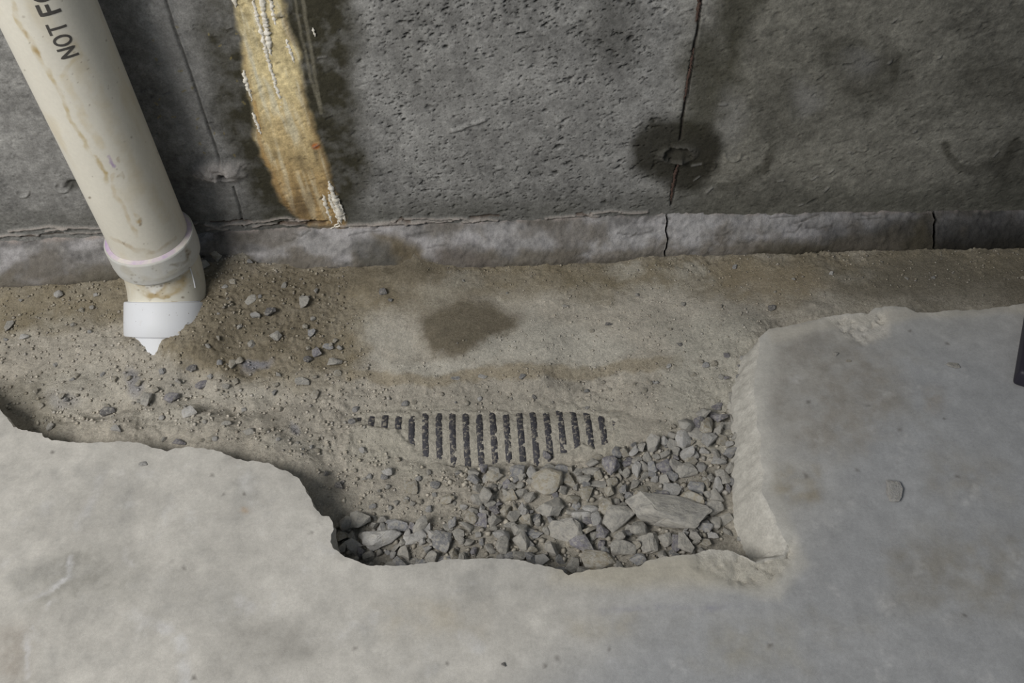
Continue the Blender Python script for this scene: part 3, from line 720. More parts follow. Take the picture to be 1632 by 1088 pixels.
for u in levels:
    kb = min(1, u * 3.5); Pl = np.concatenate([B * (1 - kb) + Bs * kb, np.full((nb, 1), -.115 * u)], 1)
    Pz = Pl * np.array([1, 1, 1.6]); n1 = fbm(Pz, 34, 4, 71, .6); n2 = fbm(Pz, 110, 3, 72, .7)
    off = right_side * (.050 * u ** .8 + .004 * n1 * min(1, u * 4) - .0036 * n2 * min(1, u * 8)) + (1 - right_side) * (.002 * math.sin(u * 3.1) - .006 * u + .010 * n1 * min(1, u * 5)) + .005 * n2 * min(1, u * 8)
    Pl[:, :2] += nor * off[:, None]
    Pl[:, 2] += .005 * n2 * min(1, u * 6)
    cc = np.tile(np.array((.53, .515, .475)), (nb, 1)) * (1 + .15 * n1 + .2 * n2)[:, None]
    cc = mixc(cc, (.36, .335, .285), np.full(nb, .5 * (u > .3)) * (1 - right_side))
    V.append(Pl); cols.append(cc)
    cur = base + np.arange(nb); base += nb
    a, b_, c_, d_ = prev[:-1], prev[1:], cur[1:], cur[:-1]
    Fs.append(np.stack([a, b_, c_], 1)); Fs.append(np.stack([a, c_, d_], 1))
    prev = cur
V = np.concatenate(V); Fs = np.concatenate(Fs); cols = np.concatenate(cols)
me = mesh_np('floor', V, Fs.ravel(), 3, cols)
bm = bmesh.new(); bm.from_mesh(me); bmesh.ops.recalc_face_normals(bm, faces=bm.faces); bm.to_mesh(me); bm.free()
for p in me.polygons: p.use_smooth = True
if me.polygons[0].normal.z < 0: me.flip_normals()
me.materials.append(MAT['slab']); me.materials.append(MAT['break'])
mi = np.zeros(len(me.polygons), np.int32); mi[len(SF):] = 1
mi[:len(SF)] = (np.maximum(spall, chip)[SF].mean(1) > .5)
me.polygons.foreach_set('material_index', mi)
slab = tag(link('floor', me, MAT['slab']), 'dusty grey concrete floor slab broken away along the wall', kind='structure')

# ------------------------------------------------------------------ white plastic drain pipe against the wall
def pvc(name, base, stain, white_amt=0.0, ochre=.5):
    mt, nt, b = new_mat(name)
    tc = N(nt, 'ShaderNodeTexCoord').outputs['Object']
    mp = N(nt, 'ShaderNodeMapping'); mp.inputs['Scale'].default_value = (1, 1, .22); nt.links.new(tc, mp.inputs[0])
    k1 = ramp(nt, noise(nt, 16, 5, .6, mp.outputs[0]).outputs[0], [(.44, g(0)), (.72, g(ochre))]).outputs[0]
    c = mixnode(nt, base + (1,), stain + (1,), k1)
    k2 = ramp(nt, noise(nt, 55, 6, .7, mp.outputs[0]).outputs[0], [(.60, g(0)), (.72, g(ochre * .9))]).outputs[0]
    c = mixnode(nt, c, (.33, .23, .10, 1), k2)
    k3 = ramp(nt, noise(nt, 170, 3, .6, tc).outputs[0], [(.70, g(0)), (.74, g(.75))]).outputs[0]
    c = mixnode(nt, c, (.16, .12, .075, 1), k3)
    nt.links.new(c, b.inputs['Base Color'])
    b.inputs['Roughness'].default_value = .55; b.inputs['Specular IOR Level'].default_value = .35
    nt.links.new(bump(nt, noise(nt, 300, 3, .5, tc).outputs[0], .08, .001), b.inputs['Normal'])
    return mt
MAT['pvc_old'] = pvc('yellowed_plastic', (.64, .615, .54), (.56, .50, .37), ochre=.55)
MAT['pvc_hub'] = pvc('dusty_plastic_hub', (.56, .56, .53), (.50, .47, .38), ochre=.3)
MAT['pvc_elbow'] = pvc('stained_plastic_elbow', (.66, .63, .53), (.44, .36, .20), ochre=.95)
MAT['pvc_new'] = pvc('clean_white_plastic', (.70, .72, .76), (.66, .655, .63), ochre=.22)
mt, nt, b = new_mat('violet_primer')
tc = N(nt, 'ShaderNodeTexCoord').outputs['Object']
nt.links.new(mixnode(nt, (.64, .60, .56, 1), (.46, .33, .54, 1), ramp(nt, noise(nt, 22, 4, .6, tc).outputs[0], [(.44, g(0)), (.66, g(.85))]).outputs[0]), b.inputs['Base Color'])
MAT['primer'] = mt
mt, nt, b = new_mat('black_print')
tc = N(nt, 'ShaderNodeTexCoord').outputs['Object']
nt.links.new(mixnode(nt, (.035, .035, .035, 1), (.10, .09, .08, 1), noise(nt, 160, 4, .6, tc).outputs[0]), b.inputs['Base Color'])
MAT['ink'] = mt
pipe = tag(empty('plastic_pipe', (AX, AY, -.10)), 'yellowed white plastic drain pipe elbowing into the dirt beside the wall', 'pipe')
def sweep(name, path, radii, mat, parent, seg=56, frames=None, smooth_angle=True):
    """tube through path points with a radius each; path in world coordinates"""
    path = [Vector(p) for p in path]; V, F = [], []
    for i, p in enumerate(path):
        j = i
        if frames: t = Vector(frames[i]).normalized()
        else:
            t = (path[min(i + 1, len(path) - 1)] - path[max(i - 1, 0)])
            t.normalize()
        u = Vector((1, 0, 0)); u = (u - t * u.dot(t)).normalized(); v = t.cross(u)
        for s in range(seg):
            a = 2 * math.pi * s / seg
            V.append(p + (u * math.cos(a) + v * math.sin(a)) * radii[i])
    for i in range(len(path) - 1):
        for s in range(seg):
            a, b_ = i * seg + s, i * seg + (s + 1) % seg
            F.append((a, b_, b_ + seg, a + seg))
    o0 = pipe.location
    me = bpy.data.meshes.new(name); me.from_pydata([tuple(v - o0) for v in V], [], F); me.update()
    bm = bmesh.new(); bm.from_mesh(me); bmesh.ops.recalc_face_normals(bm, faces=bm.faces); bm.to_mesh(me); bm.free()
    for p in me.polygons: p.use_smooth = True
    me.materials.append(mat)
    try: me.set_sharp_from_angle(angle=math.radians(38))
    except Exception: pass
    return link(name, me, None, parent)
dn = (0, 0, -1)
def stained(o, base, marks, blotch, specks=0, box=None):
    """yellowing, drips and specks on the plastic, on the side that faces the room"""
    me = o.data; co = np.empty(len(me.vertices) * 3, np.float32); me.vertices.foreach_get('co', co)
    Pw = co.reshape(-1, 3).astype(float) + np.array(pipe.location); Qp = image_coords(Pw)
    nn = np.empty(len(me.vertices) * 3, np.float32); me.vertices.foreach_get('normal', nn); nn = nn.reshape(-1, 3)
    front = (np.einsum('ij,ij->i', nn, np.array([0, 0, EYE]) - Pw) > 0).astype(float)
    e1, e2, e3 = fbm(Pw * np.array([1, 1, .25]), 30, 4, 81), fbm(Pw, 60, 4, 82), fbm(Pw, 18, 4, 83)
    wp = np.stack([fbm(Pw, 40, 3, 84), fbm(Pw, 40, 3, 85)], 1) * 10
    c = np.tile(np.asarray(base, float), (len(Pw), 1)) * (1 + .05 * e3)[:, None]
    c = mixc(c, (.52, .43, .26), sstep(.02, .5, e1 + .3 * e3) * blotch)
    for pts, w_, cc, a_ in marks:
        c = mixc(c, cc, stroke(Qp, pts, w_, warp=wp) * a_ * front * np.clip(.7 + 1.6 * e2, 0, 1.3))
    for _ in range(specks):
        x0, y0 = rng.uniform(box[0], box[2]), rng.uniform(box[1], box[3]); r0 = .7 + 1.1 * rng.random() ** 2.5
        c = mixc(c, (.15, .11, .07), blob(Qp, x0, y0, r0 * rng.uniform(.7, 1.5), r0, .6, wp * .25) * rng.uniform(.3, .8) * front)
    set_tint(me, c); me.materials.clear(); me.materials.append(MAT['pvc'])
MAT['pvc'] = tinted_mat('stained_plastic', [(200, .96, 1.04)], [(300, .06, .001)], .5, .3)
zs = np.concatenate([np.linspace(2.3, .62, 20)[:-1], np.linspace(.62, RZ - .03, 420)])
pipe_tube = o = sweep('pipe', [(AX, AY, z) for z in zs], [R] * len(zs), MAT['pvc_old'], pipe, frames=[dn] * len(zs), seg=220)
stained(o, (.65, .625, .55), [([(14, -20), (28, 30), (48, 64), (66, 96), (84, 124), (98, 150), (112, 190), (134, 230), (150, 252), (164, 270), (168, 290)], 4.5, (.45, .36, .19), .6),
    ([(40, 50), (52, 72), (66, 92)], 2.2, (.36, .26, .12), .7), ([(150, 246), (160, 262), (166, 276)], 3, (.42, .32, .15), .8), ([(176, 280), (190, 320), (206, 352), (220, 372)], 5, (.48, .38, .22), .55),
    ([(118, 70), (128, 88), (112, 100), (98, 118)], 5, (.50, .42, .25), .5), ([(100, 120), (130, 180), (160, 230)], 9, (.54, .45, .28), .4), ([(171, 248), (174, 254), (180, 264)], 3.4, (.36, .27, .42), .9),
    ([(222, 348), (226, 358)], 3, (.20, .13, .06), .8), ([(216, 342), (222, 352)], 4, (.46, .34, .16), .7), ([(186, 282), (194, 278), (200, 281)], 3, (.30, .22, .10), .7), ([(189, 252), (191, 256)], 3, (.30, .20, .08), .8),
    ([(180, 376), (215, 400), (250, 398), (282, 380)], 4, (.42, .34, .22), .5), ([(110, 60), (160, 160), (220, 280), (262, 350)], 16, (.58, .52, .40), .5)], .35, 80, (10, 0, 280, 390))
prof = [(RZ - .012, R + .0002), (RZ - .0005, R + .0002), (RZ + .0005, R + .0012), (RZ + .0005, HR - .0012), (RZ - .0012, HR), (RZ - .030, HR), (RZ - .040, HR - .0012), (RZ - .0455, HR - .0055), (RZ - .0475, R + .0005), (RZ - .050, R - .001)]
fine_prof = []
for (za, qa), (zc_, qc) in zip(prof[:-1], prof[1:]):
    n = max(1, int(abs(zc_ - za) / .0012))
    for k_ in range(n): fine_prof.append((za + (zc_ - za) * k_ / n, qa + (qc - qa) * k_ / n))
fine_prof.append(prof[-1])
hub = sweep('hub', [(AX, AY, z) for z, _ in fine_prof], [q for _, q in fine_prof], MAT['pvc_hub'], pipe, frames=[dn] * len(fine_prof), seg=220)
stained(hub, (.555, .555, .53), [([(196, 428), (220, 446), (256, 448), (300, 420)], 7, (.42, .39, .31), .45), ([(270, 424), (296, 420), (302, 408)], 3, (.25, .21, .15), .6), ([(180, 398), (186, 405), (200, 413), (216, 417)], 4.5, (.42, .31, .52), .75), ([(298, 392), (302, 404)], 4, (.34, .28, .2), .6)], .2, 34, (185, 400, 310, 450))
sweep('cement_bead', [(AX, AY, RZ + .0006), (AX, AY, RZ + .0034)], [R + .0062, R + .0003], MAT['primer'], hub, frames=[dn] * 2)
path, fr = [], []
for i in range(15):
    a = tilt * i / 14
    path.append((AX, AY - rr * (1 - math.cos(a)), zb - rr * math.sin(a))); fr.append((0, -math.sin(a), -math.cos(a)))
pth2, fr2 = [], []
for i in range(70):
    a = tilt * i / 69
    pth2.append((AX, AY - rr * (1 - math.cos(a)), zb - rr * math.sin(a))); fr2.append((0, -math.sin(a), -math.cos(a)))
elbow = o = sweep('elbow', pth2, [R + .0012] * 70, MAT['pvc_elbow'], pipe, frames=fr2, seg=220)
stained(o, (.64, .615, .53), [([(222, 456), (236, 466), (254, 466), (280, 458), (306, 440)], 12, (.46, .37, .22), .7), ([(228, 466), (246, 472), (268, 470)], 5, (.38, .29, .15), .8), ([(262, 452), (284, 446), (304, 432)], 8, (.42, .33, .19), .7),
    ([(220, 487), (250, 486), (285, 484), (316, 480)], 2.6, (.36, .28, .18), .6), ([(236, 458), (245, 464), (256, 455)], 6, (.68, .67, .63), .9)], .45, 30, (220, 440, 316, 488))
prof = [(-.004, R), (.0, R + .0014), (.0006, HR - .0022), (.0026, HR - .001), (.034, HR), (.0515, HR), (.053, HR - .001), (.0535, R + .002), (.050, R)]
low = sweep('lower_hub', [E1 + D1 * d for d, _ in prof], [q for _, q in prof], MAT['pvc_new'], pipe, frames=[D1] * len(prof))
tl = np.linspace(.045, .26, 12)
sweep('buried_pipe', [E1 + D1 * float(d) for d in tl], [R] * len(tl), MAT['pvc_new'], pipe, frames=[D1] * len(tl))
# moulding seam on the elbow's right flank
sweep('moulding_seam', [(AX + R * .93, AY - rr * (1 - math.cos(a)) - R * .42 * math.cos(a), zb - rr * math.sin(a) + R * .42 * math.sin(a)) for a in np.linspace(.0, .5, 8)], [.0012] * 8, MAT['pvc_new'], elbow, seg=8)
# printed lettering, running up the pipe
GLYPH = {'N': [[(0, 0), (0, 1), (.62, 0), (.62, 1)]], 'O': [[(.34 + .34 * math.cos(t), .5 + .5 * math.sin(t)) for t in np.linspace(0, 2 * math.pi, 25)]], 'T': [[(0, 1), (.66, 1)], [(.33, 1), (.33, 0)]],
         'F': [[(0, 0), (0, 1), (.58, 1)], [(0, .53), (.48, .53)]], 'R': [[(0, 0), (0, 1), (.4, 1), (.56, .88), (.56, .64), (.4, .52), (0, .52)], [(.34, .52), (.62, 0)]], ' ': []}
face = math.atan2(-AY, -AX) + .02
def letter(ch, z0, size, weight):
    V, F = [], []
    for pl in GLYPH[ch]:
        pl = np.array(pl) * size * np.array([.9, 1])
        dense = []
        for i in range(len(pl) - 1):
            n = max(1, int(np.linalg.norm(pl[i + 1] - pl[i]) / .0015))
            for q in range(n): dense.append(pl[i] + (pl[i + 1] - pl[i]) * q / n)
        dense.append(pl[-1]); dense = np.array(dense); b0 = len(V)
        for i, p in enumerate(dense):
            t = dense[min(i + 1, len(dense) - 1)] - dense[max(i - 1, 0)]; t = t / (np.linalg.norm(t) + 1e-9)
            nn = np.array([-t[1], t[0]])
            if i == 0: p = p - t * weight * .5
            if i == len(dense) - 1: p = p + t * weight * .5
            for s in (-1, -.33, .33, 1):
                q = p + nn * s * weight * .5
                # x of the glyph runs up the pipe, its top points to the left of someone facing the pipe
                ang = face - (q[1] - size * .5) / R
                V.append((AX + math.cos(ang) * (R + .00035), AY + math.sin(ang) * (R + .00035), z0 + q[0]))
        for i in range(len(dense) - 1):
            for s in range(3): a = b0 + i * 4 + s; F.append((a, a + 1, a + 5, a + 4))
    return V, F
zc = .418
for ch, adv in (('N', .0152), ('O', .0158), ('T', .0158), (' ', .0085), ('F', .0160), ('O', .0175), ('R', .02)):
    if ch != ' ':
        V_, F_ = letter(ch, zc, .0185 if ch in 'NOT' and zc < .46 else .020, .0029 if zc < .460 else .0040)
        me = bpy.data.meshes.new('printed_letter'); me.from_pydata([tuple(Vector(v) - pipe.location) for v in V_], [], F_); me.update(); me.materials.append(MAT['ink'])
        link('printed_letter', me, None, pipe_tube)
    zc += adv

# ------------------------------------------------------------------ buried corrugated drain, its rib crowns showing
mt, nt, b = new_mat('dusted_black_plastic')
tc = N(nt, 'ShaderNodeTexCoord').outputs['Object']; oi = N(nt, 'ShaderNodeObjectInfo').outputs['Random']
sh = N(nt, 'ShaderNodeVectorMath', operation='ADD'); nt.links.new(tc, sh.inputs[0]); nt.links.new(oi, sh.inputs[1])
k1 = ramp(nt, noise(nt, 190, 6, .75, sh.outputs[0]).outputs[0], [(.52, g(0)), (.60, g(.85))]).outputs[0]
c = mixnode(nt, (.020, .020, .026, 1), (.065, .065, .078, 1), noise(nt, 60, 4, .6, sh.outputs[0]).outputs[0])
c = mixnode(nt, c, (.34, .31, .26, 1), k1)
nt.links.new(c, b.inputs['Base Color']); b.inputs['Roughness'].default_value = .75
nt.links.new(bump(nt, k1, .5, .0006), b.inputs['Normal'])
MAT['drain'] = mt
PITCH = .01945
x_first = at_z(572, 675, -.069)[0]
drain = tag(empty('corrugated_drain_pipe', (x_first + 9.5 * PITCH, PIPE_Y0 + PIPE_SLOPE * (x_first + 9.5 * PITCH), CROWN - PIPE_R)), 'black corrugated drain pipe buried with a row of dusty ribs showing', 'drain pipe')
seg = 64
def ring_mesh(name, profile, seg=64):
    V, F = [], []
    n = len(profile)
    for s in range(seg):
        a = 2 * math.pi * s / seg
        for (x, r_) in profile: V.append((x, r_ * math.sin(a), r_ * math.cos(a)))
    for s in range(seg):
        for j in range(n - 1):
            a, b_ = s * n + j, ((s + 1) % seg) * n + j
            F.append((a, a + 1, b_ + 1, b_))
    me = bpy.data.meshes.new(name); me.from_pydata(V, [], F); me.update()
    bm = bmesh.new(); bm.from_mesh(me); bmesh.ops.recalc_face_normals(bm, faces=bm.faces); bm.to_mesh(me); bm.free()
    for p in me.polygons: p.use_smooth = True
    me.materials.append(MAT['drain'])
    return me
rib_me = ring_mesh('rib', [(-.0056, PIPE_R - .009), (-.0050, PIPE_R - .0022), (-.0043, PIPE_R - .0005), (0, PIPE_R), (.0043, PIPE_R - .0005), (.0050, PIPE_R - .0022), (.0056, PIPE_R - .009)])
tube_me = ring_mesh('tube', [(-.26, PIPE_R - .010), (0, PIPE_R - .010), (.26, PIPE_R - .010)])
yaw = math.atan(PIPE_SLOPE)
t_ = link('tube', tube_me, None, drain); t_.rotation_euler = (0, 0, yaw)
for i in range(-2, 23):
    o = link('rib', rib_me, None, drain)
    dx = (i - 9.5) * PITCH
    o.location = (dx, PIPE_SLOPE * dx, 0); o.rotation_euler = (0, 0, yaw + .085)

# ------------------------------------------------------------------ stones
def stone_mesh(name, seed, pts=16, sub=1, rough=.06, flat=1.0):
    r_ = np.random.default_rng(seed)
    bm = bmesh.new()
    if pts < 0:                                             # blocky: points pushed towards the corners of a box
        for _ in range(-pts):
            v = r_.normal(size=3); v /= (np.abs(v) ** 3.5).sum() ** (1 / 3.5); v *= r_.uniform(.74, 1.0)
            bm.verts.new((v[0], v[1] * .84, v[2] * .76))
    for _ in range(pts):
        v = r_.normal(size=3); v /= np.linalg.norm(v); v *= r_.uniform(.78, 1.12)
        bm.verts.new((v[0] * 1.0, v[1] * .86, v[2] * .78 * flat))
    h = bmesh.ops.convex_hull(bm, input=bm.verts)
    bmesh.ops.delete(bm, geom=[e for e in h['geom_interior'] if isinstance(e, bmesh.types.BMVert)], context='VERTS')
    bmesh.ops.dissolve_limit(bm, angle_limit=math.radians(16), verts=bm.verts, edges=bm.edges)
    bmesh.ops.bevel(bm, geom=list(bm.edges), offset=.045, offset_type='OFFSET', segments=1, affect='EDGES', profile=.6, clamp_overlap=True)
    bmesh.ops.triangulate(bm, faces=bm.faces)
    bmesh.ops.remove_doubles(bm, verts=bm.verts, dist=.012)
    if sub: bmesh.ops.subdivide_edges(bm, edges=bm.edges, cuts=sub, use_grid_fill=True)
    co = np.array([v.co[:] for v in bm.verts])
    d = rough * fbm(co, 2.2, 4, seed * .37)
    nn = co / np.linalg.norm(co, axis=1)[:, None]
    for v, q, k_ in zip(bm.verts, nn, d): v.co += Vector(q) * float(k_) * 2.0
    bmesh.ops.recalc_face_normals(bm, faces=bm.faces)
    me = bpy.data.meshes.new(name); bm.to_mesh(me); bm.free()
    for p in me.polygons: p.use_smooth = True
    try: me.set_sharp_from_angle(angle=math.radians(28))
    except Exception: pass
    return me
SHAPES = {}
def shape(kind, i):
    key = (kind, i)
    if key not in SHAPES:
        if kind == 'ang': SHAPES[key] = stone_mesh('angular_stone', 100 + i, 11 + i % 3, 1, .10)
        elif kind == 'block': SHAPES[key] = stone_mesh('blocky_stone', 700 + i, -15, 1, .13)
        elif kind == 'round': SHAPES[key] = stone_mesh('worn_stone', 300 + i, 26, 1, .04)
        else: SHAPES[key] = stone_mesh('flat_stone', 500 + i, 12, 1, .05, .5)
    return SHAPES[key]
MESHMAT = {}
def stone(name, px, py, w_px, h_px, colour, kind='ang', i=None, spin=None, sink=.35, tilt=.35, height=None, z=None, lab=None, cat='stone', group=None):
    """a stone of the given width and depth (in image pixels) standing on the earth or the slab"""
    i = random.randrange(14) if i is None else i
    base = shape(kind, i)
    key = (base.name, colour)
    if key not in MESHMAT:
        me = base.copy(); me.materials.clear(); me.materials.append(STONES[colour]); MESHMAT[key] = me
    o = bpy.data.objects.new(name, MESHMAT[key]); C.objects.link(o)
    p = on_ground(px, py) if z is None else at_z(px, py, z)
    mpp = np.linalg.norm(p - np.array([0, 0, EYE])) / FPX * .97
    sx, sy = w_px * mpp * .5 * 1.2, h_px * mpp * .5 * 1.34
    sz = (height * mpp * .5 if height else min(sx, sy) * random.uniform(.75, 1.0))
    o.scale = (sx, sy, sz)
    o.rotation_euler = (random.uniform(-tilt, tilt), random.uniform(-tilt, tilt), spin if spin is not None else random.uniform(-.4, .4) + random.choice([0, math.pi]))
    zz = p[2] + sz * (.78 - 2 * sink * .78) * (.9 if kind != 'flat' else .5)
    # keep the stone's middle on its image pixel's line of sight
    q = at_z(px, py, zz); o.location = (q[0], q[1], zz)
    tag(o, lab, cat, group)
    placed.append((q[0], q[1], max(sx, sy) * .5 + min(sx, sy) * .5))
    return o
placed = []
CNAME = {'grey': 'dusty grey', 'blue': 'blue-grey', 'pale': 'whitish', 'tan': 'tan', 'violet': 'violet-grey', 'dark': 'dark grey'}; KNAME = {'block': 'blocky', 'ang': 'angular', 'round': 'rounded', 'flat': 'flat'}
